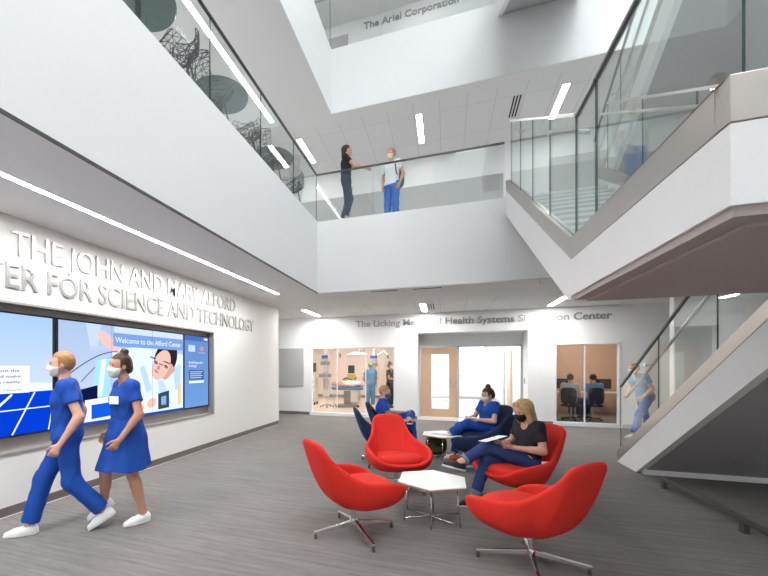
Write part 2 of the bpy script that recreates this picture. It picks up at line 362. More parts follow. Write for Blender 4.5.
# ------------------------------------------------------------------ lamps in the ceilings
def strip(x, y0, y1, z, w, label, group=None, name='ceiling_light'):
    t = thing(name, label, 'light', (x, (y0+y1)/2, z), 0, group); L = (y1-y0)/2
    MB().box(-w/2-0.008, -w/2, -L-0.008, L+0.008, -0.006, 0).box(w/2, w/2+0.008, -L-0.008, L+0.008, -0.006, 0).box(-w/2, w/2, -L-0.008, -L, -0.006, 0).box(-w/2, w/2, L, L+0.008, -0.006, 0).build('frame', M['whiteframe'], t)
    MB().box(-w/2, w/2, -L, L, -0.004, -0.001).build('diffuser', M['lamp'] if z < 4 else M['lamp2'], t)
strip(-3.43, -4.6, 7.59, C1, 0.062, 'long white light strip running above the display wall', name='strip_light')
strip(-4.14, -4.6, 8.8, C2, 0.10, 'long white light strip over the second storey tables', name='strip_light')
for x, n in ((-3.72, 'left of the raised lettering on the back wall'), (-0.55, 'beside the slotted air vent before the back wall'), (2.55, 'partly behind the point of the stair')):
    strip(x, 9.95, 11.3, C1, 0.13, 'short ceiling light on the ground floor %s' % n, 'ground floor ceiling lights')
for x, n in ((-3.77, 'nearest the left corner of the glass rail'), (-0.62, 'above the two people at the rail'), (2.5, 'nearest the stair')):
    strip(x, 9.7, 10.95, C2, 0.13, 'short second storey ceiling light %s' % n, 'second storey ceiling lights')
for x, n in ((-3.77, 'left'), (-0.62, 'middle')):  # unseen lamps added to light the top storey
    strip(x, 9.7, 10.95, C3, 0.13, 'short added top storey ceiling light, the %s one' % n, 'added top storey ceiling lights')
def added_lamp(x, y, z, label, w=0.6, l=1.2, m=None):  # unseen lamp added to light a room behind the back wall
    t = thing('ceiling_light', label, 'light', (x, y, z)); MB().box(-w/2, w/2, -l/2, l/2, -0.02, -0.002).build('diffuser', m or M['lampfar_added'], t)
added_lamp(-5.6, 15, 3, 'added unseen ceiling light over the left side of the operating room'); added_lamp(-3.6, 16.5, 3, 'added unseen ceiling light at the back of the operating room'); added_lamp(-2.6, 13.4, 3, 'added unseen ceiling light over the front of the operating room')
added_lamp(0.6, 14.5, 3, 'added unseen ceiling light in the near part of the corridor'); added_lamp(0.6, 17.8, 3, 'added unseen ceiling light in the far part of the corridor')
added_lamp(4.2, 13.8, 3, 'added unseen ceiling light in the tan room', 0.5, 0.5, emit('added_tan_room_lamp', (1, 0.86, 0.72), 50))  # added to brighten the tan room

def slots(x, y, z, dx, dy, n, lab):
    b = MB()
    for i in range(n):
        if dy > dx: b.box(x-dx/2+i*dx/n, x-dx/2+(i+0.5)*dx/n, y-dy/2, y+dy/2, z-0.004, z+0.0)
        else: b.box(x-dx/2, x+dx/2, y-dy/2+i*dy/n, y-dy/2+(i+0.5)*dy/n, z-0.004, z+0.0)
    tag(b.build('air_vent', M['black']), lab, 'vent')
slots(-0.34, 10.5, C1, 0.17, 1.0, 3, 'black slotted air vent beside the middle ground floor ceiling light')
slots(1.57, 10.15, C2, 0.2, 0.8, 3, 'black slotted air vent in the second storey tile ceiling')
slots(-1.2, 8.02, C1, 0.55, 0.07, 2, 'left of two thin slot diffusers close to the ground floor ceiling edge')
slots(-0.35, 8.02, C1, 0.55, 0.07, 2, 'right of two thin slot diffusers close to the ground floor ceiling edge')
tag(MB().cone((1.66, 8.0, C1), (1.66, 8.0, C1-0.03), 0.035, 0.03).cone((1.66, 8, C1-0.03), (1.66, 8, C1-0.06), 0.01, 0.018).build('sprinkler', M['steel']), 'small sprinkler head in the ceiling left of the stair point', 'sprinkler')

# ------------------------------------------------------------------ lettering
def text_mesh(s, bold=0.012):
    c = bpy.data.curves.new('t', 'FONT'); c.body = s; c.extrude = 0.02; c.offset = bold; c.resolution_u = 4
    o = bpy.data.objects.new('t', c); COL.objects.link(o); bpy.context.view_layer.update()
    me = bpy.data.meshes.new_from_object(o.evaluated_get(bpy.context.evaluated_depsgraph_get()))
    bpy.data.objects.remove(o); n = len(me.vertices); a = np.empty(n*3); me.vertices.foreach_get('co', a); a = a.reshape(-1, 3)
    return me, a
_, _a = text_mesh('H'); CAP = _a[:, 1].max()-_a[:, 1].min(); CAP0 = _a[:, 1].min()
def place_text(me, a, off, sx, name, m, start, xdir, cap, depth, normal, parent):
    x = (a[:, 0]-off)*sx; z = (a[:, 1]-CAP0)/CAP*cap; d = (a[:, 2]+0.02)/0.04*depth
    P = np.array(start)+np.outer(x, xdir)+np.outer(z, (0, 0, 1))+np.outer(d, normal)
    me.vertices.foreach_set('co', P.ravel()); me.update(); me.materials.clear(); me.materials.append(m)
    o = bpy.data.objects.new(name, me); COL.objects.link(o)
    if parent: o.parent = parent
    return o
def lettering(s, name, m, start, xdir, width, cap, depth, normal, parent=None, bold=0.012, words=False):
    me, a = text_mesh(s, bold); x0, x1 = a[:, 0].min(), a[:, 0].max(); sx = width/(x1-x0)
    if not words: return place_text(me, a, x0, sx, name, m, start, xdir, cap, depth, normal, parent)
    i = 0
    for w_ in s.split(' '):
        i = s.index(w_, i)+len(w_); xr = text_mesh(s[:i], bold)[1][:, 0].max(); mw, aw = text_mesh(w_, bold)
        place_text(mw, aw, aw[:, 0].max()-(xr-x0), sx, 'word', m, start, xdir, cap, depth, normal, parent)
def fix_off(): pass
t = thing('wall_lettering', 'two lines of large raised metal capitals above the displays', 'sign')
lettering('THE JOHN AND MARY ALFORD', 'text_line', M['sign'], (-4.3, 2.75, 2.73), (0, 1, 0), 4.5, 0.265, 0.025, (1, 0, 0), t, 0.006, True)
lettering('CENTER FOR SCIENCE AND TECHNOLOGY', 'text_line', M['sign'], (-4.3, 1.87, 2.375), (0, 1, 0), 6.22, 0.265, 0.025, (1, 0, 0), t, 0.006, True)
t = thing('wall_lettering', 'raised metal letters reading The Licking Memorial Health Systems Simulation Center', 'sign')
lettering('The Licking Memorial Health Systems Simulation Center', 'word', M['sign_reflect'], (-2.64, 11.7, 2.785), (1, 0, 0), 6.65, 0.19, 0.02, (0, -1, 0), t, 0.018, True)
t = thing('wall_lettering', 'raised metal letters high on the top storey wall reading The Ariel Corporation', 'sign')
lettering('The Ariel Corporation C', 'word', M['sign_reflect'], (-2.39, 11.7, 11.98), (1, 0, 0), 3.05, 0.20, 0.02, (0, -1, 0), t, 0.018, True)

# ------------------------------------------------------------------ display wall
struct(MB().box(-4.438, -4.43, 0.8, 6.46, 0.64, 2.23).box(-4.43, -4.29, 0.79, 6.47, 2.215, 2.24).box(-4.43, -4.29, 0.79, 6.47, 0.63, 0.655).box(-4.43, -4.29, 0.79, 0.82, 0.64, 2.23).box(-4.43, -4.29, 6.44, 6.47, 0.64, 2.23).build('trim_7', M['recess']))
EM = {}
def em(c, s=0.76):
    k = (c, s)
    if k not in EM: EM[k] = emit('screen_light_%d' % len(EM), tuple((v/255.0)**2.2 for v in c), s)
    return EM[k]
class Screen:
    def __init__(s, name, label, y0, y1, z0, z1):
        s.y0, s.z0, s.W, s.H = y0, z0, y1-y0, z1-z0; s.n = 0
        s.t = thing(name, label, 'display', (-4.43, (y0+y1)/2, z0)); s.oy = (y0+y1)/2
        s.root = MB().box(0, 0.05, y0-s.oy, y1-s.oy, 0, s.H).build('casing', M['bezel'], s.t, bevel=0.004)
    def poly(s, pts, col, name='picture_area', st=1.0, layer=None):
        s.n += 1; x = 0.0505 + 0.0004*(s.n if layer is None else layer)
        me = MB(); me.add([(x, s.y0+u*s.W-s.oy, v*s.H) for u, v in pts], [tuple(range(len(pts)))])
        o = me.build(name, em(col, st), s.root, fix=False); return o
    def ell(s, cu, cv, ru, rv, col, a=0, name='picture_area', n=24):
        asp = s.H/s.W; pts = []
        for i in range(n):
            x = ru*math.cos(2*PI*i/n); y = rv*math.sin(2*PI*i/n)
            pts.append((cu+(x*math.cos(a)-y*math.sin(a))*asp, cv+(x*math.sin(a)+y*math.cos(a))))
        return s.poly(pts, col, name)
    def line(s, a, b, w, col, name='picture_area'):
        asp = s.H/s.W; dx = (b[0]-a[0])/asp; dy = b[1]-a[1]; L = math.hypot(dx, dy); nx = -dy/L*w/2*asp; ny = dx/L*w/2
        return s.poly([(a[0]-nx, a[1]-ny), (b[0]-nx, b[1]-ny), (b[0]+nx, b[1]+ny), (a[0]+nx, a[1]+ny)], col, name)
    def txt(s, body, u, v, width, cap, col, name='caption'):
        s.n += 1
        lettering(body, name, em(col), (0.0505+0.0004*s.n, s.y0+u*s.W-s.oy, v*s.H), (0, 1, 0), width*s.W, cap*s.H, 0.0003, (1, 0, 0), s.root, 0.01, True)
def sky_mat(c0, c1):
    m = emit('screen_sky', (1, 1, 1), 0.76); nt = m.node_tree; e = [n for n in nt.nodes if n.type == 'EMISSION'][0]
    tc = nt.nodes.new('ShaderNodeTexCoord'); sp = nt.nodes.new('ShaderNodeSeparateXYZ'); r = nt.nodes.new('ShaderNodeValToRGB')
    nt.links.new(tc.outputs['Generated'], sp.inputs[0]); nt.links.new(sp.outputs[2], r.inputs[0]); nt.links.new(r.outputs[0], e.inputs[0])
    r.color_ramp.elements[0].color = (*[(v/255)**2.2 for v in c0], 1); r.color_ramp.elements[1].color = (*[(v/255)**2.2 for v in c1], 1)
    return m
WH = (238, 242, 250)
# left display: sky over solar panels with a quotation
s = Screen('wall_display', 'leftmost wide wall display showing solar panels under a pale sky', 0.90, 3.30, 0.80, 2.14)
o = s.poly([(0.01, 0.015), (0.985, 0.015), (0.985, 0.985), (0.01, 0.985)], (180, 214, 248)); o.data.materials[0] = sky_mat((226, 238, 252), (172, 206, 246))
s.poly([(0.01, 0.33), (0.985, 0.36), (0.985, 0.42), (0.9, 0.43), (0.8, 0.40), (0.01, 0.40)], (210, 224, 240))
s.poly([(0.01, 0.015), (0.985, 0.015), (0.985, 0.36), (0.01, 0.33)], (12, 58, 190))
for (a, c, wd) in (((0.60, 0.015), (0.80, 0.34), 0.018), ((0.80, 0.015), (0.90, 0.35), 0.012), ((0.40, 0.015), (0.70, 0.34), 0.012), ((0.965, 0.015), (0.984, 0.2), 0.01), ((0.01, 0.19), (0.985, 0.22), 0.009), ((0.01, 0.335), (0.985, 0.365), 0.014)):
    s.line(a, c, wd, (214, 228, 250))
s.poly([(0.45, 0.35), (0.875, 0.35), (0.875, 0.57), (0.45, 0.57)], (222, 230, 242), 'quotation_box')
s.txt('out the', 0.745, 0.52, 0.085, 0.022, (70, 80, 110)); s.txt('need make', 0.71, 0.475, 0.125, 0.022, (70, 80, 110)); s.txt('for a reality', 0.70, 0.43, 0.135, 0.022, (70, 80, 110)); s.txt('B.A. Cameron', 0.72, 0.37, 0.12, 0.014, (90, 100, 130))
# middle display: a portrait in a laboratory
s = Screen('wall_display', 'middle wall display with the welcome banner and a man in a white coat', 3.31, 5.655, 0.80, 2.14)
o = s.poly([(0.012, 0.015), (0.992, 0.015), (0.992, 0.985), (0.012, 0.985)], (196, 210, 238)); o.data.materials[0] = sky_mat((208, 218, 240), (176, 200, 238))
s.poly([(0.17, 0.985), (0.27, 0.985), (0.24, 0.72), (0.20, 0.72)], (178, 196, 228)); s.poly([(0.20, 0.76), (0.36, 0.79), (0.36, 0.75), (0.20, 0.72)], (168, 186, 218))
s.poly([(0.34, 0.74), (0.62, 0.80), (0.99, 0.72), (0.99, 0.015), (0.50, 0.015), (0.46, 0.40), (0.36, 0.58)], (206, 224, 244))            # coat
s.poly([(0.36, 0.985), (0.99, 0.985), (0.99, 0.92), (0.36, 0.92)], (186, 204, 234))
s.poly([(0.235, 0.90), (0.28, 0.93), (0.33, 0.88), (0.39, 0.80), (0.40, 0.70), (0.35, 0.72), (0.27, 0.80)], (222, 178, 176))         # raised hand
s.poly([(0.56, 0.55), (0.60, 0.58), (0.67, 0.30), (0.62, 0.26)], (170, 196, 230)); s.poly([(0.88, 0.56), (0.97, 0.60), (0.96, 0.30), (0.90, 0.26)], (170, 198, 232)); s.poly([(0.72, 0.40), (0.78, 0.40), (0.86, 0.10), (0.76, 0.10)], (176, 200, 234))
for i in range(10):
    p = [(0.04+0.34*k/10, 0.46+0.26*math.sin(PI*0.5*k/10)) for k in range(11)]
    s.line(p[i], p[i+1], 0.010, (60, 66, 100))
    q = [(0.14+0.22*k/10, 0.42+0.24*math.sin(PI*0.5*k/10)) for k in range(11)]
    s.line(q[i], q[i+1], 0.009, (60, 66, 100))
s.poly([(0.23, 0.62), (0.345, 0.66), (0.31, 0.26), (0.20, 0.26)], (146, 206, 232)); s.poly([(0.265, 0.63), (0.30, 0.64), (0.27, 0.27), (0.24, 0.27)], (212, 238, 250))
s.poly([(0.11, 0.34), (0.24, 0.38), (0.24, 0.18), (0.11, 0.16)], (20, 28, 66)); s.poly([(0.16, 0.24), (0.36, 0.26), (0.36, 0.03), (0.16, 0.03)], (222, 232, 246)); s.poly([(0.20, 0.19), (0.33, 0.20), (0.33, 0.06), (0.20, 0.05)], (24, 84, 200))
s.ell(0.80, 0.66, 0.25, 0.185, (44, 38, 46), R(52)); s.poly([(0.66, 0.46), (0.80, 0.40), (0.90, 0.52), (0.86, 0.60), (0.70, 0.60)], (196, 150, 140)); s.ell(0.755, 0.585, 0.205, 0.135, (216, 176, 164), R(52))      # hair and face
s.ell(0.70, 0.615, 0.036, 0.020, (110, 88, 100), R(-30)); s.ell(0.80, 0.565, 0.036, 0.020, (110, 88, 100), R(-30)); s.line((0.73, 0.60), (0.77, 0.58), 0.012, (70, 56, 72)); s.ell(0.705, 0.505, 0.04, 0.012, (176, 106, 106), R(-30)); s.ell(0.725, 0.55, 0.024, 0.03, (186, 126, 114), R(-30))
s.line((0.645, 0.68), (0.70, 0.655), 0.014, (50, 40, 46)); s.line((0.775, 0.63), (0.84, 0.60), 0.014, (50, 40, 46))
s.ell(0.66, 0.14, 0.075, 0.055, (222, 172, 160), R(20)); s.ell(0.56, 0.10, 0.06, 0.045, (222, 172, 160), R(-10)); s.poly([(0.72, 0.24), (0.83, 0.27), (0.83, 0.06), (0.72, 0.05)], (52, 70, 84)); s.poly([(0.75, 0.20), (0.80, 0.21), (0.80, 0.10), (0.75, 0.10)], (120, 160, 200)); s.poly([(0.92, 0.34), (0.96, 0.35), (0.96, 0.08), (0.92, 0.08)], (206, 190, 150))
s.poly([(0.345, 0.915), (0.985, 0.915), (0.985, 0.775), (0.345, 0.775)], (112, 146, 204), 'banner'); s.txt('Welcome to the Alford Center', 0.36, 0.815, 0.60, 0.060, WH)
for u in (0.335, 0.665): s.line((u, 0.015), (u, 0.985), 0.004, (90, 100, 130), 'panel_seam')
s.poly([(0.012, 0.0), (0.992, 0.0), (0.992, 0.03), (0.012, 0.03)], (40, 70, 150))
# right, portrait display
s = Screen('wall_display', 'narrow upright blue wall display with small logos at the right end', 5.66, 6.425, 0.79, 2.14)
o = s.poly([(0.03, 0.02), (0.96, 0.02), (0.96, 0.985), (0.03, 0.985)], (120, 160, 220)); o.data.materials[0] = sky_mat((112, 158, 222), (104, 146, 208))
s.poly([(0.03, 0.92), (0.96, 0.92), (0.96, 0.985), (0.03, 0.985)], (70, 100, 170)); s.poly([(0.78, 0.94), (0.92, 0.94), (0.92, 0.97), (0.78, 0.97)], (210, 220, 240))
s.poly([(0.16, 0.77), (0.42, 0.77), (0.42, 0.86), (0.16, 0.86)], (170, 190, 228), 'logo'); s.txt('I S', 0.2, 0.79, 0.18, 0.04, (240, 244, 250)); s.ell(0.68, 0.82, 0.05, 0.035, (196, 120, 150), name='logo'); s.poly([(0.54, 0.755), (0.84, 0.755), (0.84, 0.765), (0.54, 0.765)], (150, 170, 210))
s.txt('Building the', 0.18, 0.61, 0.55, 0.03, WH); s.txt('Energy', 0.18, 0.565, 0.30, 0.03, WH)
s.poly([(0.18, 0.39), (0.76, 0.39), (0.76, 0.52), (0.18, 0.52)], (56, 84, 140), 'text_box')
for k in range(4): s.poly([(0.22, 0.41+k*0.027), (0.66+0.05*(k % 2), 0.41+k*0.027), (0.66+0.05*(k % 2), 0.422+k*0.027), (0.22, 0.422+k*0.027)], (170, 190, 226))
s.poly([(0.18, 0.345), (0.76, 0.345), (0.76, 0.375), (0.18, 0.375)], (226, 234, 246))

# ------------------------------------------------------------------ staircase
st = thing('staircase', 'white switchback stair with steel edged glass sides, grey steps and dark soffit', 'staircase', (1.0, 3.94, 0))
def P(o): o.location = -Vector(st.location); return o
XL, XR, X2L, X2R = 1.05, 2.55, 2.66, 4.20
ya, yb = 1.94, 3.94
# landing slab
P(MB().box(XL+0.08, X2R, ya+0.08, yb, 2.18, 2.32).build('landing', M['step'], st))
P(MB().box(XL, X2R+0.08, ya, ya+0.08, 2.18, 2.50).box(XL, XL+0.08, ya+0.08, yb, 2.18, 2.50).box(X2R, X2R+0.08, ya+0.08, yb, 2.18, 2.5).build('landing_fascia', M['white'], st))
P(MB().box(XL-0.004, X2R+0.084, ya-0.004, ya+0.084, 2.503, 2.69).box(XL-0.004, XL+0.084, ya+0.084, yb, 2.503, 2.69).build('landing_shoe', M['shoe'], st, bevel=0.004))
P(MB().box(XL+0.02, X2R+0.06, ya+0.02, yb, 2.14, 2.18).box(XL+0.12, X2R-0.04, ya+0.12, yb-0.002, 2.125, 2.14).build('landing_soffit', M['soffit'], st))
m1 = (4.73-2.50)/(7.70-3.94)
up = lambda y, z0: z0+(y-3.94)*m1
ye = 7.80
for x0 in (XL, XR-0.08):
    P(MB().prism_x([(3.94, 2.14), (3.94, 2.50), (ye, up(ye, 2.50)), (ye, up(ye, 2.50)-0.45), (4.04, 2.16)], x0, x0+0.08).build('stringer', M['white'], st))
    P(MB().prism_x([(3.94, 2.503), (3.94, 2.69), (ye, up(ye, 2.69)), (ye, up(ye, 2.503))], x0-0.004, x0+0.084).build('stringer_shoe', M['shoe'], st, bevel=0.004))
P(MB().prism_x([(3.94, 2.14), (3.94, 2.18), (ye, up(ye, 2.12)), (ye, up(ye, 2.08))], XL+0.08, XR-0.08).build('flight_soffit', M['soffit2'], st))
n = 14; rs = 2.33/n; td = 3.74/13
for i in range(13):
    y0 = 3.94+i*td; z = 2.32+(i+1)*rs
    o = P(MB().box(XL+0.08, XR-0.08, y0, y0+td+0.02, z-rs, z).build('step', M['step'], st))
    MB().box(XL+0.08, XR-0.08, y0-0.012, y0+0.03, z-0.03, z+0.003).build('nosing', M['nosing'], o)
# lower flight
m2 = 2.32/(7.62-3.94); YB = 7.56
lo = lambda y, dz: (YB-y)*m2+dz
for x0 in (X2L, X2R):
    P(MB().prism_x([(YB, 0.0), (YB, 0.02), (3.945, lo(3.945, 0.0)), (3.945, lo(3.945, -0.42)), (YB-0.42/m2, 0.0)], x0, x0+0.08).build('stringer', M['white'], st))
    P(MB().prism_x([(YB, 0.003), (YB, 0.18), (3.945, lo(3.945, 0.18)), (3.945, lo(3.945, 0.003))], x0-0.004, x0+0.084).build('stringer_shoe', M['shoe'], st, bevel=0.004))
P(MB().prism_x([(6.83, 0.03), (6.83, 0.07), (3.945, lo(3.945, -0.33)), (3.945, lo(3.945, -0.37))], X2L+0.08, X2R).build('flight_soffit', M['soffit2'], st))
P(MB().box(X2L+0.05, X2R, 6.76, 6.86, 0, 0.15).build('kerb', M['white'], st))
td2 = 3.6/13
for i in range(13):
    y0 = YB-0.05-i*td2; z = (i+1)*2.32/14
    o = P(MB().box(X2L+0.08, X2R, y0-td2-0.02, y0, max(0, z-0.2), z).build('step', M['step'], st))
    MB().box(X2L+0.08, X2R, y0-0.03, y0+0.012, z-0.03, z+0.003).build('nosing', M['nosing'], o)

# glass guards ------------------------------------------------------------
def guard_line(label, x, y0, y1, z, zf0, zf1, top0, top1, nj, group=None, rail=True, axis='y', inner=None, name='glass_guardrail', railmat=None, joint=True, th=0.011):
    """guard between y0..y1 (axis y, at x) or x range (axis x, at y=x); base heights zf0..zf1, tops top0..top1"""
    loc = (x, y0, zf0) if axis == 'y' else (y0, x, zf0)
    t = thing(name, label, 'railing', loc, 0, group)
    def q(a, s_, h): return (s_, a-y0, h-zf0) if axis == 'y' else (a-y0, s_, h-zf0)
    L = lambda a, p, r_: p+(r_-p)*(a-y0)/(y1-y0)
    for k in range(nj):
        a = y0+(y1-y0)*k/nj + (0.006 if k else 0); b_ = y0+(y1-y0)*(k+1)/nj - 0.006
        vs = [q(a, -th/2, L(a, zf0, zf1)), q(b_, -th/2, L(b_, zf0, zf1)), q(b_, -th/2, L(b_, top0, top1)), q(a, -th/2, L(a, top0, top1))]
        vs += [q(a, th/2, L(a, zf0, zf1)), q(b_, th/2, L(b_, zf0, zf1)), q(b_, th/2, L(b_, top0, top1)), q(a, th/2, L(a, top0, top1))]
        g = MB().add(vs, [(0,1,2,3),(7,6,5,4)]).build('glass_panel', M['glass'], t, fix=False)
        e = MB().add(vs, [(0,3,7,4),(1,5,6,2),(0,4,5,1),(3,2,6,7)]).build('glass_edge', M['edgeglass'], g)
    if rail: MB().bar(q(y0, 0, top0+0.012), q(y1, 0, top1+0.012), 0.034, 0.03).build('top_rail', railmat or M['rail'], t, bevel=0.003)
    if inner:
        side, dz, r_, a0, a1, brs = inner
        MB().cone(q(a0, side, L(a0, top0, top1)+dz), q(a1, side, L(a1, top0, top1)+dz), r_, r_, 12).build('handrail', M['steel'], t, smooth=True)
        for a in brs:
            MB().cone(q(a, 0, L(a, top0, top1)+dz-0.01), q(a, side, L(a, top0, top1)+dz-0.005), 0.012, 0.012, 8).cone(q(a, -0.02, L(a, top0, top1)+dz-0.01), q(a, 0.02, L(a, top0, top1)+dz-0.01), 0.028, 0.028, 12).build('bracket', M['steel'], t)
    return t
guard_line('glass rail along the left edge of the second storey before the cafe tables', ATX-0.03, -4.0, ATY-0.0, 0, F2-0.05, F2-0.05, 5.68, 5.68, 9)
guard_line('glass rail of the second storey where two people stand', ATY+0.03, ATX-0.03, 1.03, 0, F2-0.03, F2-0.03, 5.68, 5.68, 3, axis='x')
guard_line('glass rail along the left edge of the top storey', ATX-0.07, -4.0, ATY3-0.0, 0, F3, F3, 10.6, 10.6, 8)
guard_line('glass rail across the back edge of the top storey', ATY3+0.03, ATX-0.06, 1.0, 0, F3, F3, 10.6, 10.6, 3, axis='x')
STG = []
STG.append(guard_line('glass side of the stair landing facing the lounge', XL+0.04, ya, 3.46, 0, 2.69, 2.69, 3.74, 3.74, 1, inner=None))
STG.append(guard_line('short glass panel at the far corner of the stair landing', XL+0.04, 3.475, 3.93, 0, 2.69, 2.69, 3.74, 3.74, 1))
STG.append(guard_line('glass front of the stair landing, nearest the viewer', ya+0.04, XL+0.06, X2R, 0, 2.69, 2.69, 3.74, 3.74, 3, axis='x'))
STG.append(guard_line('glass side of the upper stair flight, nearer the lounge', XL+0.04, 3.95, 7.5, 0, up(3.95, 2.69), up(7.5, 2.69), up(3.95, 3.76), up(7.5, 3.76), 4, inner=(0.09, -0.16, 0.02, 3.95, 7.5, [4.84, 6.6]), railmat=M['steel']))
STG.append(guard_line('glass side of the upper stair flight, farther from the lounge', XR-0.04, 3.95, 7.5, 0, up(3.95, 2.69), up(7.5, 2.69), up(3.95, 3.76), up(7.5, 3.76), 3, inner=(-0.09, -0.16, 0.02, 3.95, 7.5, [4.84, 6.6]), railmat=M['steel']))
STG.append(guard_line('glass side of the lower stair flight with dark sloping top rail', X2L+0.04, YB-0.03, 4.0, 0, lo(YB-0.03, 0.18), lo(4.0, 0.18), lo(YB-0.03, 1.2), lo(4.0, 1.2), 3, inner=(0.09, -0.15, 0.02, YB-0.03, 4.1, [6.7, 5.45]), railmat=M['darkmetal']))
STG.append(guard_line('glass side of the lower stair flight farther from the lounge', X2R+0.04, YB-0.03, 4.0, 0, lo(YB-0.03, 0.18), lo(4.0, 0.18), lo(YB-0.03, 1.2), lo(4.0, 1.2), 3))
SH = Vector((0, 1.18, 4.655))
dup(st, st.location+SH, 0, 'upper white staircase rising from the second storey to the top storey')
for g_ in STG:
    o = dup(g_, g_.location+SH, 0, g_['label'].replace('glass', 'upper staircase glass', 1))
# low cane rail on the carpet under the stair
t = thing('floor_rail', 'low dark metal rail on two visible feet under the stair', 'railing', (2.64, 6.08, 0))
MB().bar((0, 0.08, 0.115), (0, -4.2, 0.115), 0.05, 0.035).build('bar', M['darkmetal'], t, bevel=0.004)
for y in (0, -1.39, -2.78, -4.1): MB().box(-0.022, 0.022, y-0.035, y+0.035, 0, 0.1).build('foot', M['darkmetal'], t, bevel=0.003)

# ------------------------------------------------------------------ lounge chairs and tables
RIM = [(.385,0,.385),(.385,.15,.392),(.375,.27,.43),(.325,.352,.492),(.19,.39,.535),(.03,.40,.56),(-.10,.378,.572),(-.205,.325,.605),(-.295,.265,.685),(-.41,.235,.80),(-.46,.215,.86),(-.485,.16,.89),(-.495,0,.90)]
def catmull(pts, n):
    P_ = [Vector(p) for p in pts]
    P_ = [Vector((P_[1].x, -P_[1].y, P_[1].z))] + P_ + [Vector((P_[-2].x, -P_[-2].y, P_[-2].z))]
    fine = []
    for i in range(1, len(P_)-2):
        for k in range(12):
            t_ = k/12; p0, p1, p2, p3 = P_[i-1], P_[i], P_[i+1], P_[i+2]
            fine.append(0.5*((2*p1)+(-p0+p2)*t_+(2*p0-5*p1+4*p2-p3)*t_**2+(-p0+3*p1-3*p2+p3)*t_**3))
    fine.append(P_[-2]); L = [0]
    for a, c in zip(fine[:-1], fine[1:]): L.append(L[-1]+(c-a).length)
    out = []; j = 0
    for k in range(n+1):
        s_ = L[-1]*k/n
        while j < len(L)-2 and L[j+1] < s_: j += 1
        f = (s_-L[j])/max(1e-9, L[j+1]-L[j]); out.append(fine[j].lerp(fine[j+1], min(1, f)))
    return out
def lounge_chair(name, label, m, loc, rz, group):
    t = thing(name, label, 'chair', loc, rz, group)
    half = catmull(RIM, 20); rim = half + [Vector((p.x, -p.y, p.z)) for p in half[-2:0:-1]]
    B0 = Vector((-0.03, 0, 0.245)); NV = 12; nu = len(rim); P_ = []
    for j in range(NV+1):
        s_ = 0.06 + 0.94*j/NV
        for r_ in rim:
            P1 = Vector((r_.x*(0.62 if r_.x < 0 else 0.50), r_.y*0.86, 0.245))
            P2 = Vector((r_.x*(0.76 if r_.x < 0 else 0.90), r_.y*1.05, 0.22+(r_.z-0.22)*0.45))
            P_.append(B0*(1-s_)**3+P1*3*s_*(1-s_)**2+P2*3*s_**2*(1-s_)+r_*s_**3)
    mb = MB().grid(P_, nu, NV+1, True); mb.f.append(tuple(range(nu))[::-1])
    sh = mb.build('shell', m, t, smooth=True)
    so = sh.modifiers.new('thickness', 'SOLIDIFY'); so.thickness = 0.048; so.offset = -1; so.use_even_offset = False
    ss = sh.modifiers.new('soft', 'SUBSURF'); ss.levels = 1; ss.render_levels = 1
    # seat cushion, rounded D shape
    n_ = 36; pr = [(0.0, -.075), (0.80, -.07), (0.97, -.045), (1.0, -0.01), (0.975, 0.03), (0.88, 0.052), (0.5, 0.066), (0.0, 0.072)]
    pts = []
    for rr, zz in pr:
        for i in range(n_):
            a = 2*PI*i/n_; cx = abs(math.cos(a))**0.75*math.copysign(1, math.cos(a)); sy = abs(math.sin(a))**0.75*math.copysign(1, math.sin(a))
            pts.append((0.05+0.295*rr*cx, 0.285*rr*sy*(1.0 if cx > 0 else 0.9), 0.412+zz+0.02*cx*rr))
    MB().grid(pts, n_, len(pr), True).build('seat_cushion', m, t, smooth=True)
    c = MB().cone((-0.02,0,0.09), (-0.02,0,0.262), 0.024, 0.024, 16).cone((-0.02,0,0.235), (-0.02,0,0.262), 0.07, 0.10, 20).cone((-0.02,0,0.075), (-0.02,0,0.125), 0.036, 0.036, 16).build('column', M['chrome'], t, smooth=False)
    for k in range(4):
        a = PI/4+k*PI/2 + 0.0; d = Vector((math.cos(a), math.sin(a), 0)); s_ = Vector((-d.y, d.x, 0)); o = Vector((-0.02, 0, 0))
        vs = []
        for (rad, w_, z0, z1) in ((0.02, .022, .085, .125), (0.2, .018, .062, .095), (0.40, .014, .045, .066)):
            vs += [o+d*rad-s_*w_+Vector((0,0,z0)), o+d*rad+s_*w_+Vector((0,0,z0)), o+d*rad+s_*w_*.8+Vector((0,0,z1)), o+d*rad-s_*w_*.8+Vector((0,0,z1))]
        fs = [(0,3,2,1), (8,9,10,11)]
        for q_ in (0, 4): fs += [(q_+i, q_+(i+1)%4, q_+4+(i+1)%4, q_+4+i) for i in range(4)]
        lg = MB().add(vs, fs).build('leg', M['chrome'], t, bevel=0.003)
        e = o+d*0.385; MB().cone((e.x, e.y, 0), (e.x, e.y, 0.05), 0.016, 0.013, 12).build('glide', M['darkmetal'], lg)
    return t
GR = 'red lounge chairs around the near table'; GN = 'navy lounge chairs around the far table'
proto = lounge_chair('lounge_chair', 'empty red lounge chair at left, seen from its side with its back to the wall', M['red'], (-.80, 3.53, 0), R(44), GR)
for ch in proto.children:
    if ch.name.startswith('leg'): ch.rotation_euler[2] = 0
dup(proto, (-.59, 4.93, 0), R(-68), 'empty red lounge chair facing the camera behind the white hexagonal table', GR)
dup(proto, (.62, 3.40, 0), R(133), 'empty red lounge chair nearest the camera at right, back turned to us', GR)
dup(proto, (.75, 4.77, 0), R(210), 'red lounge chair in which the blond woman in black sits', GR)
nm = {'red_wool': M['navy']}
pn = dup(proto, (.54, 6.16, 0), R(142), 'empty navy lounge chair behind the blond woman', GN, nm)
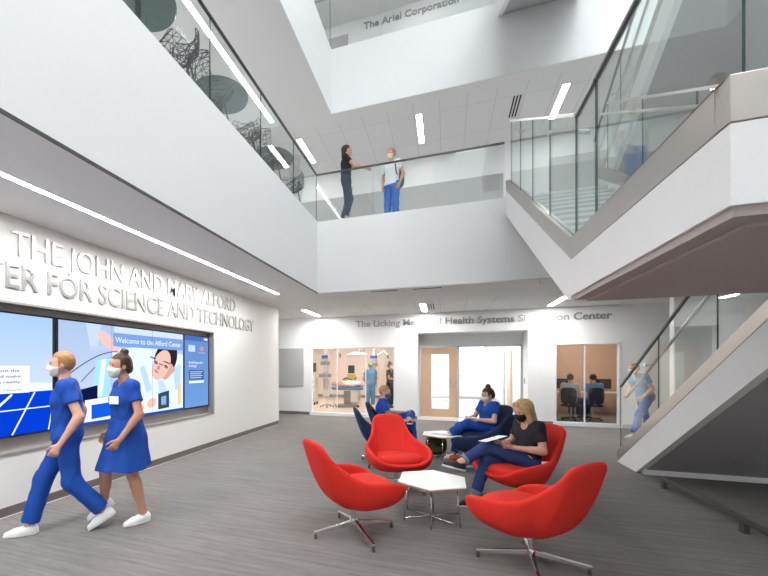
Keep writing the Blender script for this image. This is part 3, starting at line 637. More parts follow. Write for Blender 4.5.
dup(pn, (.57, 6.98, 0), R(212), 'navy lounge chair holding the woman with a hair bun', GN)
dup(pn, (-.93, 7.12, 0), R(4), 'navy lounge chair holding the man in blue scrubs, back to the left', GN)
dup(pn, (-.94, 6.18, 0), R(22), 'navy lounge chair mostly hidden behind the red one, back showing', GN)
for ch in proto.children:
    if ch.name.startswith('leg'): ch.rotation_euler[2] = R(38)     # this chair's base is turned under its seat
def hex_table(loc, label):
    t = thing('coffee_table', label, 'table', loc, 0, 'white hexagonal coffee tables')
    hx = lambda r_: [(r_*math.cos(PI/2+k*PI/3), r_*math.sin(PI/2+k*PI/3)) for k in range(6)]
    tp = MB().prism_z(hx(.365), .397, .405).build('tabletop', M['tabletop'], t)
    MB().prism_z(hx(.364), .383, .397).build('edge_core', M['ply'], tp)
    for k in range(6):
        a = PI/6+k*PI/3; a = PI/2+k*PI/3
        MB().cone((.27*math.cos(a), .27*math.sin(a), .383), (.305*math.cos(a), .305*math.sin(a), .008), .007, .007, 10).build('leg', M['chrome'], t, smooth=True)
    for k in range(3):
        a = PI/2+k*PI/3
        MB().cone((.30*math.cos(a), .30*math.sin(a), .010+0.012*k), (-.30*math.cos(a), -.30*math.sin(a), .010+.012*k), .006, .006, 10).build('crossbar', M['chrome'], t, smooth=True)
    return t
ht = hex_table((-.13, 4.09, 0), 'empty white hexagonal coffee table between the red chairs')
dup(ht, (-.05, 6.92, 0), R(0), 'white hexagonal coffee table between the navy chairs, small things on it')
tag(MB().obox((.10, 6.80, .409), (.05, .025, .004), 0.4).build('mobile_phone', M['black'], bevel=0.003), 'black phone lying on the far coffee table', 'phone')
tag(MB().obox((.18, 6.92, .411), (.028, .02, .006), 1.0).build('glasses_case', M['oliveshirt'], bevel=0.004), 'small dark case beside the phone on the far table', 'case')
tag(MB().obox((-.12, 6.88, .4065), (.10, .07, .001), -0.2).build('paper_sheet', mat('grey_paper', (.5, .52, .52), .7)), 'grey printed sheet lying on the far coffee table', 'paper')
# bags
def backpack(label, loc, rz, m, s=1.0, name='backpack'):
    t = thing(name, label, 'bag', loc, rz)
    MB().superell((0, 0, .17*s), (.20*s, .11*s, .17*s), .62).build('body', m, t, smooth=True)
    MB().superell((0.02*s, -.10*s, .12*s), (.13*s, .05*s, .09*s), .6).build('pocket', m, t, smooth=True)
    MB().tube([(-.05*s, 0, .33*s), (-.04*s, 0, .38*s), (.04*s, 0, .38*s), (.05*s, 0, .33*s)], .008*s).build('carry_loop', M['black'], t)
    for sx in (-1, 1): MB().tube([(sx*.09*s, .09*s, .30*s), (sx*.11*s, .16*s, .22*s), (sx*.12*s, .15*s, .10*s), (sx*.10*s, .09*s, .04*s)], .012*s).build('strap', M['black'], t)
    return t
backpack('olive green backpack on the carpet under the far coffee table', (-.16, 7.22, 0), R(10), M['olive'], 0.92)
tt = thing('handbag', 'orange and dark patterned bag on the carpet below the empty navy chair', 'bag', (.20, 6.52, 0), R(15))
MB().superell((0, 0, .075), (.15, .08, .075), .6).build('body', M['bagorange'], tt, smooth=True); MB().tube([(-.07, 0, .14), (-.05, 0, .18), (.05, 0, .18), (.07, 0, .14)], .008).build('handle', M['black'], tt)

# ------------------------------------------------------------------ second storey cafe furniture
def shell_chair(loc, rz, label):
    t = thing('shell_chair', label, 'chair', loc, rz, 'perforated chairs on the second storey')
    prof = [(.24, .43), (.20, .445), (.08, .44), (-.06, .43), (-.16, .45), (-.21, .53), (-.24, .63), (-.265, .74), (-.275, .83)]
    nu, nv = 9, 13; P_ = []
    r2 = random.Random(3)
    for j in range(nv):
        f = j/(nv-1)*(len(prof)-1); i = min(int(f), len(prof)-2); f -= i
        px = prof[i][0]*(1-f)+prof[i+1][0]*f; pz = prof[i][1]*(1-f)+prof[i+1][1]*f; q_ = j/(nv-1)
        for i2 in range(nu):
            u = -1+2*i2/(nu-1); w_ = .25*(1-.12*abs(q_-.5))*(0.86 if j in (0, nv-1) else 1)
            jx = 0 if i2 in (0, nu-1) or j in (0, nv-1) else 1
            du = r2.uniform(-.10, .10)*jx; dv = r2.uniform(-.018, .018)*jx
            bk = max(0, (q_-.4)/.6)
            P_.append((px+.13*bk*u*u+dv, (u+du)*w_, pz+.09*(1-bk)*u*u+(dv if bk > .3 else 0)))
    mb = MB()
    for j in range(nv-1):
        for i2 in range(nu-1):
            a, b_, c, d = j*nu+i2, j*nu+i2+1, (j+1)*nu+i2+1, (j+1)*nu+i2
            mb.f += [(a, b_, c), (a, c, d)] if r2.random() < .5 else [(a, b_, d), (b_, c, d)]
    mb.v = P_; sh = mb.build('shell', M['wire'], t, fix=False)
    w_ = sh.modifiers.new('lattice', 'WIREFRAME'); w_.thickness = 0.014; w_.use_even_offset = False
    for sx in (-1, 1):
        for sy in (-1, 1): MB().cone((.12*sx, .14*sy, .43), (.2*sx, .2*sy, 0), .011, .009, 8).build('leg', M['wire'], t)
    return t
def cafe_table(loc, label):
    t = thing('cafe_table', label, 'table', loc, 0, 'round tables on the second storey')
    MB().cone((0,0,.715), (0,0,.74), .37, .385, 40).build('tabletop', M['cafetop'], t)
    MB().cone((0,0,.02), (0,0,.715), .03, .03, 14).build('column', M['wire'], t); MB().cone((0,0,0), (0,0,.02), .24, .22, 28).build('base', M['wire'], t)
    return t
ct = cafe_table((-3.05, 3.2, F2+.02), 'round slate table at the top edge of the photo, nearest the viewer')
dup(ct, (-3.02, 4.72, F2+.02), 0, 'round slate table, middle of the three behind the left glass rail')
dup(ct, (-3.02, 6.45, F2+.02), 0, 'round slate table, farthest of the three behind the left glass rail')
sc = shell_chair((-2.98, 3.66, F2+.02), R(-100), 'perforated dark chair next to the topmost round table')
for (x, y, a, l) in ((-2.94, 4.30, 70, 'perforated dark chair close before the middle round table'), (-2.98, 5.27, -80, 'perforated dark chair just beyond the middle round table'),
                     (-2.92, 5.97, 75, 'perforated dark chair close before the farthest round table'), (-2.98, 7.15, -95, 'perforated dark chair at the far corner of the glass rail')):
    dup(sc, (x, y, F2+.02), R(a), l)

# ------------------------------------------------------------------ implicit surfaces for people
def V(*a): return np.array(a, float)
def cap(a, b, r0, r1=None, k=.02, cut=False): return ('c', np.array(a, float), np.array(b, float), r0, r0 if r1 is None else r1, k, cut)
def ell(c, r, Rm=None, k=.02): return ('e', np.array(c, float), np.array(r, float), np.eye(3) if Rm is None else Rm, k)
def bounds(prims, infl):
    lo_ = V(9, 9, 9); hi_ = -lo_
    for p in prims:
        if p[0] == 'c':
            r_ = max(p[3], p[4])+infl
            for q_ in (p[1], p[2]): lo_ = np.minimum(lo_, q_-r_); hi_ = np.maximum(hi_, q_+r_)
        else: r_ = p[2].max()+infl; lo_ = np.minimum(lo_, p[1]-r_); hi_ = np.maximum(hi_, p[1]+r_)
    return lo_, hi_
def field(ax, prims, infl=0.0, F=None):
    X, Y, Z = ax; h_ = X[1]-X[0]
    if F is None: F = np.full((len(X), len(Y), len(Z)), 0.1, np.float32)
    for p in prims:
        k = p[5] if p[0] == 'c' else p[4]
        lo_, hi_ = bounds([p], infl+k+2*h_)
        s_ = []
        for A, l_, u_ in zip(ax, lo_, hi_): s_.append(slice(max(0, int((l_-A[0])/h_)), min(len(A), int((u_-A[0])/h_)+2)))
        if any(q_.stop <= q_.start for q_ in s_): continue
        x = X[s_[0]][:, None, None]; y = Y[s_[1]][None, :, None]; z = Z[s_[2]][None, None, :]
        if p[0] == 'c':
            a, b_ = p[1], p[2]; d = b_-a; L2 = max(1e-9, d@d)
            t_ = ((x-a[0])*d[0]+(y-a[1])*d[1]+(z-a[2])*d[2])/L2; tc = np.clip(t_, 0, 1)
            D = np.sqrt((x-a[0]-tc*d[0])**2+(y-a[1]-tc*d[1])**2+(z-a[2]-tc*d[2])**2)-(p[3]+(p[4]-p[3])*tc)-infl
            if p[6]: D = np.maximum(D, (t_-1)*math.sqrt(L2))
        else:
            Rm = p[3]; dx, dy, dz = x-p[1][0], y-p[1][1], z-p[1][2]; r_ = p[2]+infl; q2 = 0
            for i in range(3): q2 = q2+((dx*Rm[0, i]+dy*Rm[1, i]+dz*Rm[2, i])/r_[i])**2
            D = (np.sqrt(q2)-1)*r_.min()
        G = F[s_[0], s_[1], s_[2]]; hh = np.clip(.5+.5*(G-D)/k, 0, 1)
        F[s_[0], s_[1], s_[2]] = G*(1-hh)+D*hh-k*hh*(1-hh)
    return F
def axes(prims, h_, infl=0.0):
    lo_, hi_ = bounds(prims, infl+.03+2*h_); return [np.arange(l_, u_+h_, h_) for l_, u_ in zip(lo_, hi_)]
def nets(F, ax, name, m, parent=None):
    h_ = ax[0][1]-ax[0][0]; S = F < 0
    c = np.zeros(tuple(n_-1 for n_ in F.shape), np.int8)
    for i in (0, 1):
        for j in (0, 1):
            for k in (0, 1): c += S[i:F.shape[0]-1+i, j:F.shape[1]-1+j, k:F.shape[2]-1+k]
    act = (c > 0) & (c < 8); idx = np.argwhere(act); vid = -np.ones(act.shape, np.int64); vid[act] = np.arange(len(idx))
    acc = np.zeros((len(idx), 3)); cnt = np.zeros(len(idx))
    cor = [(i, j, k) for i in (0, 1) for j in (0, 1) for k in (0, 1)]
    val = {q_: F[idx[:, 0]+q_[0], idx[:, 1]+q_[1], idx[:, 2]+q_[2]] for q_ in cor}
    for a in cor:
        for d in range(3):
            if a[d] == 0:
                b_ = list(a); b_[d] = 1; b_ = tuple(b_); va, vb = val[a], val[b_]; msk = (va < 0) != (vb < 0)
                t_ = np.where(msk, va/(va-vb+1e-12), 0); p = np.array(a, float)[None, :].repeat(len(idx), 0); p[:, d] += t_
                acc += p*msk[:, None]; cnt += msk
    vs = (idx+acc/cnt[:, None])*h_+np.array([a[0] for a in ax]); faces = []
    for d in range(3):
        e0 = [slice(None)]*3; e1 = [slice(None)]*3; e0[d] = slice(0, -1); e1[d] = slice(1, None)
        A, B = S[tuple(e0)], S[tuple(e1)]; u, w_ = [(1, 2), (2, 0), (0, 1)][d]
        for flip, mk in ((0, A & ~B), (1, ~A & B)):
            E = np.argwhere(mk); E = E[(E[:, u] > 0) & (E[:, w_] > 0) & (E[:, u] < F.shape[u]-1) & (E[:, w_] < F.shape[w_]-1)]
            if not len(E): continue
            q_ = []
            for (du, dw) in ((-1, -1), (0, -1), (0, 0), (-1, 0)):
                g_ = E.copy(); g_[:, u] += du; g_[:, w_] += dw; q_.append(vid[g_[:, 0], g_[:, 1], g_[:, 2]])
            q_ = np.stack(q_, 1); faces.append(q_[:, ::-1] if flip else q_)
    Fc = np.concatenate(faces); me = bpy.data.meshes.new(name)
    me.vertices.add(len(vs)); me.vertices.foreach_set('co', vs.ravel()); me.loops.add(len(Fc)*4); me.loops.foreach_set('vertex_index', Fc.ravel().astype(np.int32))
    me.polygons.add(len(Fc)); me.polygons.foreach_set('loop_start', np.arange(0, len(Fc)*4, 4, dtype=np.int32)); me.polygons.foreach_set('use_smooth', np.ones(len(Fc), bool))
    me.update(calc_edges=True); me.validate(); me.materials.append(m)
    o = bpy.data.objects.new(name, me); COL.objects.link(o)
    if parent: o.parent = parent
    sm = o.modifiers.new('smooth', 'SMOOTH'); sm.factor = .5; sm.iterations = 2
    return o
def folds(F, ax, amp):
    x = ax[0][:, None, None]; y = ax[1][None, :, None]; z = ax[2][None, None, :]
    return F+amp*(np.sin(38*z+9*np.sin(11*x)+7*y)*.6+np.sin(30*x+22*y-14*z)*.4).astype(np.float32)
def unit(v): v = np.array(v, float); return v/np.linalg.norm(v)
def frame(f, u=(0, 0, 1)):
    f = unit(f); u = np.array(u, float); u = unit(u-f*(u@f)); return np.stack([f, np.cross(u, f), u], 1)   # columns forward,left,up
def hand(w, f, n_, s_, curl=.5, k=.004, sc=1.0):
    """wrist, finger direction, palm normal, thumb side"""
    f = unit(f); n_ = unit(n_-f*(n_@f)); s_ = unit(s_-f*(s_@f)-n_*(s_@n_)); pr = []
    kn = [w+f*.088*sc+s_*q_*sc for q_ in (.030, .010, -.010, -.029)]
    for q_ in kn: pr.append(cap(w+f*.01, q_, .016*sc, .0125*sc, .012))
    for q_, L_, c in zip(kn, (.070, .078, .072, .056), (0, .05, .1, .2)):
        c1 = curl+c; d1 = f*math.cos(c1)+n_*math.sin(c1); c2 = c1+curl*1.1; d2 = f*math.cos(c2)+n_*math.sin(c2); c3 = c2+curl*.6; d3 = f*math.cos(c3)+n_*math.sin(c3)
        a = q_+d1*L_*.45*sc; b_ = a+d2*L_*.32*sc; e = b_+d3*L_*.23*sc
        pr += [cap(q_, a, .010*sc, .009*sc, k), cap(a, b_, .009*sc, .008*sc, k), cap(b_, e, .008*sc, .007*sc, k)]
    t0 = w+f*.025*sc+s_*.018*sc; t1 = t0+unit(f*.65+s_*.7+n_*.25)*.042*sc; t2 = t1+unit(f*.9+s_*.25+n_*.4)*.034*sc
    t3 = t2+unit(f*.9+s_*.1+n_*.5)*.024*sc
    return pr+[cap(t0, t1, .015*sc, .0115*sc, .01), cap(t1, t2, .0115*sc, .010*sc, k), cap(t2, t3, .010*sc, .008*sc, k)]

def person(name, label, loc, rz, J, h=.008, skin='skin', top='scrub', bottom='scrub', shoes='shoewhite', hair='hairbrown', style='short', mask='mask',
           headdir=(1, 0, 0), headup=(0, 0, 1), sleeve=.55, skirt=False, baggy=.016, hands=None, cuffs=False, feet=None, group=None, long_sleeve=False, wide=1.0):
    g = {k: np.array(v, float) for k, v in J.items()}
    pel, che, nk, hd = g['pelvis'], g['chest'], g['neck'], g['head']
    lat = unit(g['sl']-g['sr']); lath = unit(g['hl']-g['hr']); wa = (pel+che)/2
    torso = [cap(g['hl']*.9+g['hr']*.1, g['hr']*.9+g['hl']*.1, .098*wide, None, .05), cap(pel+lath*.045, wa+lat*.045, .10*wide, .092*wide, .05), cap(pel-lath*.045, wa-lat*.045, .10*wide, .092*wide, .05),
             cap(wa+lat*.045, che+lat*.065, .092*wide, .102*wide, .05), cap(wa-lat*.045, che-lat*.065, .092*wide, .102*wide, .05), cap(che+lat*.065, g['sl']-lat*.03, .095, .058, .05), cap(che-lat*.065, g['sr']+lat*.03, .095, .058, .05),
             cap(g['sl']-lat*.02, g['sr']+lat*.02, .052, None, .04)]
    neck = [cap(che+(nk-che)*.6, nk, .06, .05, .03), cap(nk, hd-unit(np.array(headup))*.05-unit(np.array(headdir))*.01, .049, .047, .02)]
    Rh = frame(headdir, headup); H = lambda x, y, z: hd+Rh@V(x, y, z)
    head = [ell(H(-.008, 0, .018), (.096, .076, .100), Rh, .02), cap(H(.02, 0, -.04), H(.058, 0, -.088), .058, .030, .03), ell(H(.055, 0, -.02), (.042, .055, .062), Rh, .02),
            cap(H(.088, 0, .004), H(.106, 0, -.034), .008, .0125, .012), ell(H(-.005, .077, -.01), (.018, .008, .03), Rh, .008), ell(H(-.005, -.077, -.01), (.018, .008, .03), Rh, .008),
            cap(H(.082, .03, .03), H(.082, -.03, .03), .010, None, .015), cap(H(.088, .018, -.058), H(.088, -.018, -.058), .009, None, .012)]
    arms = []
    for s_ in 'lr':
        sh, el, wr = g['s'+s_], g['e'+s_], g['w'+s_]
        arms += [cap(sh, el, .046*wide, .038*wide, .025), cap(el, wr, .038*wide, .026, .02), ell(el+(wr-el)*.25, (.042*wide, .040*wide, .05), frame(wr-el) @ V(0,0,1)[:, None] * 0 + np.eye(3), .02) if False else cap(el+(wr-el)*.12, el+(wr-el)*.4, .040*wide, .034*wide, .02)]
    legs = []
    for s_ in 'lr':
        hp, kn, an = g['h'+s_], g['k'+s_], g['a'+s_]
        legs += [cap(hp, kn, .086*wide, .056*wide, .03), cap(kn, an, .053*wide, .037, .02)]
        bk = unit((hp-kn)/np.linalg.norm(hp-kn)+(an-kn)/np.linalg.norm(an-kn)+V(-.15, 0, 0)); legs.append(cap(kn+(an-kn)*.18+bk*.012, kn+(an-kn)*.5+bk*.008, .050*wide, .044*wide, .03))
    hnd = []; hands = hands or {}
    for s_ in 'lr':
        wr, el = g['w'+s_], g['e'+s_]; f = unit(wr-el); sd = 1 if s_ == 'l' else -1
        dflt = dict(f=f, n=-lat*sd, s=V(1, 0, 0), curl=.45); dflt.update(hands.get(s_, {}))
        hnd += hand(wr, np.array(dflt['f'], float), np.array(dflt['n'], float), np.array(dflt['s'], float), dflt['curl'])
    ft = {}; fprims = []; feet = feet or {}
    for s_ in 'lr':
        an = g['a'+s_]; d = np.array(feet.get(s_, (1, 0, 0)), float); ft[s_] = Rf = frame(d, (0, 0, 1) if abs(unit(d)[2]) < .9 else (1, 0, 0))
        Q = lambda x, y, z: an+Rf@V(x, y, z)
        fprims += [cap(Q(-.03, 0, -.045), Q(.10, 0, -.055), .032, .026, .02), cap(Q(.10, 0, -.055), Q(.15, 0, -.06), .026, .02, .02), cap(Q(0, 0, 0), Q(.03, 0, -.045), .036, .034, .02)]
    body = torso+neck+head+arms+legs+hnd+fprims
    ax = axes(body, h); o = nets(field(ax, body), ax, name, M[skin]); o.location = loc; o.rotation_euler = (0, 0, rz); tag(o, label, 'person', group)
    # ---- clothes
    hc = max(h, .008)
    if top:
        spine = unit(che-pel); hem = pel-spine*(.05 if not skirt else .0); pr = torso+[cap(che+(nk-che)*.3, che+(nk-che)*.72, .07, .06, .03)]
        ax = axes(pr+arms, hc, .03); F = field(ax, pr, baggy*.8); x = ax[0][:, None, None]; y = ax[1][None, :, None]; z = ax[2][None, None, :]
        F = np.maximum(F, -((x-hem[0])*spine[0]+(y-hem[1])*spine[1]+(z-hem[2])*spine[2])).astype(np.float32)
        F = np.maximum(F, ((x-nk[0])*spine[0]+(y-nk[1])*spine[1]+(z-nk[2])*spine[2])-.012).astype(np.float32)
        slv = [cap(g['s'+q_]-(lat*(1 if q_ == 'l' else -1))*.01, g['s'+q_]+(g['e'+q_]-g['s'+q_])*(sleeve+(.0)), .054*wide, .056*wide, .03, True) for q_ in 'lr']
        if long_sleeve: slv += [c for q_ in 'lr' for c in (cap(g['s'+q_], g['e'+q_], .053*wide, .047*wide, .03), cap(g['e'+q_], g['w'+q_], .046*wide, .036, .02, True))]
        F = field(ax, slv, baggy*.3, F); F = np.maximum(F, -field(ax, [cap(nk-spine*.035+np.array(headdir)*.03, hd, .062, .07)])); nets(folds(F, ax, .0035), ax, 'shirt', M[top], o)
    if skirt:
        pr = torso[:3]; zt = pel[2]+.10; bot = .56
        kx = [cap((pel[0], pel[1], zt), (pel[0], pel[1], pel[2]-.12), .13, .175, .04), cap((pel[0], pel[1], pel[2]-.12), (pel[0]+.02, pel[1], bot), .175, .235, .03)]
        ax = axes(kx, hc, .02); F = field(ax, kx+pr, .012); z = ax[2][None, None, :]
        x = ax[0][:, None, None]; y = ax[1][None, :, None]; th = np.arctan2(y-pel[1], x-pel[0]); F = F+(.010*np.sin(9*th)*np.clip((zt-z)/.5, 0, 1)).astype(np.float32)
        F = np.maximum(F, bot-z+.01*np.sin(3*th)).astype(np.float32); F = np.maximum(F, z-zt).astype(np.float32); nets(F, ax, 'skirt', M[bottom], o)
    elif bottom:
        pr = torso[:3]; spine = unit(che-pel); top_ = pel+spine*.05; lg = []
        for q_ in 'lr':
            hp, kn, an = g['h'+q_], g['k'+q_], g['a'+q_]; e = kn+(an-kn)*(.93 if baggy > .012 else .86)
            lg += [cap(hp, kn, .088*wide, (.062+baggy*.6)*wide, .03), cap(kn, e, (.060+baggy*.6)*wide, .046+baggy*1.2, .03, True)]
        ax = axes(pr+lg, hc, .03); F = field(ax, pr, baggy*.6); x = ax[0][:, None, None]; y = ax[1][None, :, None]; z = ax[2][None, None, :]
        F = np.maximum(F, ((x-top_[0])*spine[0]+(y-top_[1])*spine[1]+(z-top_[2])*spine[2])).astype(np.float32)
        F = field(ax, lg, .004, F); pt = nets(folds(F, ax, .003), ax, 'trousers', M[bottom], o)
        if cuffs:
            cf = []
            for q_ in 'lr': kn, an = g['k'+q_], g['a'+q_]; cf.append(cap(kn+(an-kn)*.78, kn+(an-kn)*.88, .064, .064, .01, True))
            for c in cf:
                ax = axes([c], .006, .01); F = field(ax, [c]); d = unit(c[2]-c[1]); x = ax[0][:, None, None]; y = ax[1][None, :, None]; z = ax[2][None, None, :]
                F = np.maximum(F, -((x-c[1][0])*d[0]+(y-c[1][1])*d[1]+(z-c[1][2])*d[2])).astype(np.float32); nets(F, ax, 'cuff', M['jeanscuff'], pt)
    if shoes:
        for q_ in 'lr':
            an = g['a'+q_]; Rf = ft[q_]; Q = lambda x, y, z: an+Rf@V(x, y, z)
            pr = [cap(Q(-.032, 0, -.05), Q(.10, 0, -.055), .042, .040, .02), cap(Q(.10, 0, -.055), Q(.165, 0, -.06), .040, .026, .02), cap(Q(-.01, 0, -.02), Q(.05, 0, -.045), .046, .036, .03)]
            ax = axes(pr, .006, .01); F = field(ax, pr); x = ax[0][:, None, None]; y = ax[1][None, :, None]; z = ax[2][None, None, :]; u = Rf[:, 2]; a0 = an-u*.072; a1 = an+u*.012
            D = ((x-a0[0])*u[0]+(y-a0[1])*u[1]+(z-a0[2])*u[2]); F = np.maximum(F, -D); F = np.maximum(F, ((x-a1[0])*u[0]+(y-a1[1])*u[1]+(z-a1[2])*u[2])).astype(np.float32)
            so = nets(F, ax, 'shoe', M[shoes], o)
            pr = [cap(Q(-.032, 0, -.075), Q(.10, 0, -.075), .044, .045, .02), cap(Q(.10, 0, -.075), Q(.17, 0, -.075), .045, .028, .02)]
            ax = axes(pr, .006, .01); F = field(ax, pr); x = ax[0][:, None, None]; y = ax[1][None, :, None]; z = ax[2][None, None, :]; D = ((x-an[0])*u[0]+(y-an[1])*u[1]+(z-an[2])*u[2])
            F = np.maximum(F, D+.062); F = np.maximum(F, -(D+.086)).astype(np.float32); nets(F, ax, 'sole', M['sole'], so)
    # ---- hair, mask, eyes
    def local(ax):
        x = ax[0][:, None, None]-hd[0]; y = ax[1][None, :, None]-hd[1]; z = ax[2][None, None, :]-hd[2]
        return [x*Rh[0, i]+y*Rh[1, i]+z*Rh[2, i] for i in range(3)]
    hs = min(h, .007)
    base = [ell(H(-.016, 0, .026), (.100, .084, .104), Rh, .02)]
    ext = []
    if style == 'bun': ext = [ell(H(-.045, 0, .140), (.040, .040, .036), Rh, .015), ell(H(-.07, 0, -.03), (.05, .06, .05), Rh, .03)]
    if style == 'long':
        ext = [cap(H(-.06, 0, .02), H(-.05, 0, -.17), .068, .055, .03)]
        for s_ in (-1, 1): ext += [cap(H(.02, s_*.070, .03), H(.02, s_*.085, -.10), .026, .030, .02), cap(H(.02, s_*.085, -.10), H(.035, s_*.07, -.19), .030, .018, .02), cap(H(.05, s_*.03, .10), H(.05, s_*.072, .0), .018, .018, .02)]
    if style == 'tail': ext = [cap(H(-.08, 0, .03), H(-.095, 0, -.16), .045, .03, .03)]
    if style == 'cap': base = [ell(H(-.014, 0, .034), (.106, .092, .104), Rh, .02)]
    ax = axes(base+ext, hs, .01); F = field(ax, base); lx, ly, lz = local(ax)
    F = np.maximum(F, np.minimum(lx-.028, .062-lz)); F = np.maximum(F, -.075-lz+np.abs(lx+.1)*.0).astype(np.float32)
    if ext: F = field(ax, ext, 0, F)
    nets(F+.002*np.sin(150*ly).astype(np.float32), ax, 'cloth_cap' if style == 'cap' else 'hair', M[hair], o)
    if mask:
        pr = head[:4]+[ell(H(.068, 0, -.045), (.040, .048, .05), Rh, .02)]
        ax = axes(pr, hs, .01); F = field(ax, pr, .006); lx, ly, lz = local(ax)
        F = np.maximum(F, .025-lx); F = np.maximum(F, lz+.004+.3*np.abs(ly)); F = np.maximum(F, -.108-lz).astype(np.float32); nets(F, ax, 'face_mask', M[mask], o)
    for s_ in (-1, 1):
        e = MB().superell(tuple(H(.080, s_*.031, .008)), (.010, .013, .009), 1.0, 10, 8).build('eye', M['eye'], o, smooth=True)
    return o

def stand(**kw):
    J = dict(pelvis=(0, 0, .95), chest=(0, 0, 1.27), neck=(0, 0, 1.45), head=(.02, 0, 1.60), sl=(0, .17, 1.38), sr=(0, -.17, 1.38), el=(-.02, .22, 1.12), er=(-.02, -.22, 1.12), wl=(.06, .23, .88), wr=(.06, -.23, .88),
             hl=(0, .09, .92), hr=(0, -.09, .92), kl=(.02, .10, .50), kr=(.02, -.10, .50), al=(0, .10, .086), ar=(0, -.10, .086))
    J.update(kw); return J
ax_ = lambda v: v
# nurse in trousers, walking left; heading about 215 degrees
J = stand(head=(.05, 0, 1.575), neck=(.02, 0, 1.44), chest=(.01, 0, 1.25), sl=(0, .165, 1.365), sr=(0, -.165, 1.365), el=(-.11, .24, 1.10), wl=(.03, .26, .87), er=(-.10, -.22, 1.12), wr=(-.06, -.24, .88), hl=(0, .09, .90), hr=(0, -.09, .90), pelvis=(0, 0, .93),
          kr=(.20, -.08, .50), ar=(.31, -.07, .086), kl=(-.04, .09, .48), al=(-.30, .09, .17))
person('person', 'walking person in blue scrubs with auburn hair at the far left, wearing trousers', (-3.385, 2.675, 0), R(226), J, skin='skin', hair='hairginger', style='short', headdir=(1, .12, 0), feet={'r': (1, 0, 0.0), 'l': (.85, 0, -.5)}, wide=1.03, baggy=.022, group=None,
       hands={'l': dict(n=(0, -1, 0.2), s=(.3, 0, 1), curl=.5)})
# nurse in a skirt
J = stand(head=(.06, 0, 1.56), neck=(.02, 0, 1.43), chest=(.01, 0, 1.24), sl=(0, .16, 1.355), sr=(0, -.16, 1.355), el=(-.03, .25, 1.10), wl=(.13, .22, .88), er=(-.05, -.22, 1.1), wr=(.10, -.2, .9),
          kl=(-.03, .08, .49), al=(-.13, .09, .086), kr=(.16, -.10, .52), ar=(.16, -.14, .22))
person('person', 'walking person in a blue scrub dress with a bun and a white chest badge', (-3.00, 2.995, 0), R(244), J, skin='skin2', hair='hairbrown', style='bun', skirt=True, headdir=(1, .12, 0), feet={'l': (1, 0, 0), 'r': (.9, 0, -.4)}, wide=1.0, baggy=.022,
       hands={'l': dict(n=(0, -1, 0.2), s=(1, 0, .3), curl=.5)})
tag(MB().obox((-2.973, 2.818, 1.235), (.006, .048, .038), R(278)).build('name_badge', M['paper'], bevel=.002), 'white badge on the chest of the person in the scrub dress', 'badge')

# seated figures
def sit(z=.43, **kw):
    J = dict(pelvis=(-.12, 0, z+.10), chest=(-.19, 0, z+.40), neck=(-.19, 0, z+.57), head=(-.155, 0, z+.70), sl=(-.19, .17, z+.51), sr=(-.19, -.17, z+.51), el=(-.10, .25, z+.25), er=(-.10, -.25, z+.25), wl=(.12, .12, z+.24), wr=(.12, -.12, z+.24),
             hl=(-.10, .085, z+.09), hr=(-.10, -.085, z+.09), kl=(.33, .10, z+.12), kr=(.33, -.10, z+.12), al=(.38, .10, .086), ar=(.38, -.10, .086))
    J.update(kw); return J
# blond woman, left leg crossed over right
J = sit(.415, pelvis=(-.09, 0, .50), chest=(-.115, 0, .79), neck=(-.09, 0, .955), head=(-.035, 0, 1.07), sl=(-.115, .165, .90), sr=(-.095, -.165, .90), el=(-.10, .235, .66), er=(-.04, -.22, .68), wl=(.14, .10, .675), wr=(.17, -.08, .69),
        hl=(-.07, .085, .50), hr=(-.07, -.085, .49), kl=(.37, -.04, .655), al=(.68, -.02, .50), kr=(.36, -.06, .50), ar=(.50, -.07, .086))
person('person', 'seated blond person in a black t-shirt and jeans reading a paper, legs crossed', (.785, 4.775, 0), R(204), J, h=.006, top='blacktee', bottom='jeans', shoes='shoeblack', hair='hairblond', style='long', mask='maskblack',
       headdir=(1, .12, -.42), headup=(.4, 0, 1), baggy=.007, cuffs=True, feet={'l': (.93, .0, .25), 'r': (1, 0, -.05)}, sleeve=.62, hands={'l': dict(f=(1, -.35, .12), n=(0, -.6, .6), s=(.2, -.2, 1), curl=.7), 'r': dict(f=(1, .3, .1), n=(0, .6, .6), s=(.2, .2, 1), curl=.7)})
tp = Matrix.Rotation(R(204), 3, 'Z')
def inD(x, y, z): p = tp @ Vector((x, y, 0)); return (.785+p.x, 4.775+p.y, z)
tag(MB().obox(inD(.31, -.02, .755), (.125, .095, .0012), rot=tp @ Matrix.Rotation(R(14), 3, 'Y') @ Matrix.Rotation(R(8), 3, 'X')).build('paper_sheet', M['paper']), 'white sheet of paper held by the blond person', 'paper')
tag(MB().obox(inD(-.12, .27, .53), (.055, .012, .03), R(204)).build('mobile_phone', M['paper'], bevel=.003), 'pale phone tucked beside the hip of the blond person', 'phone')
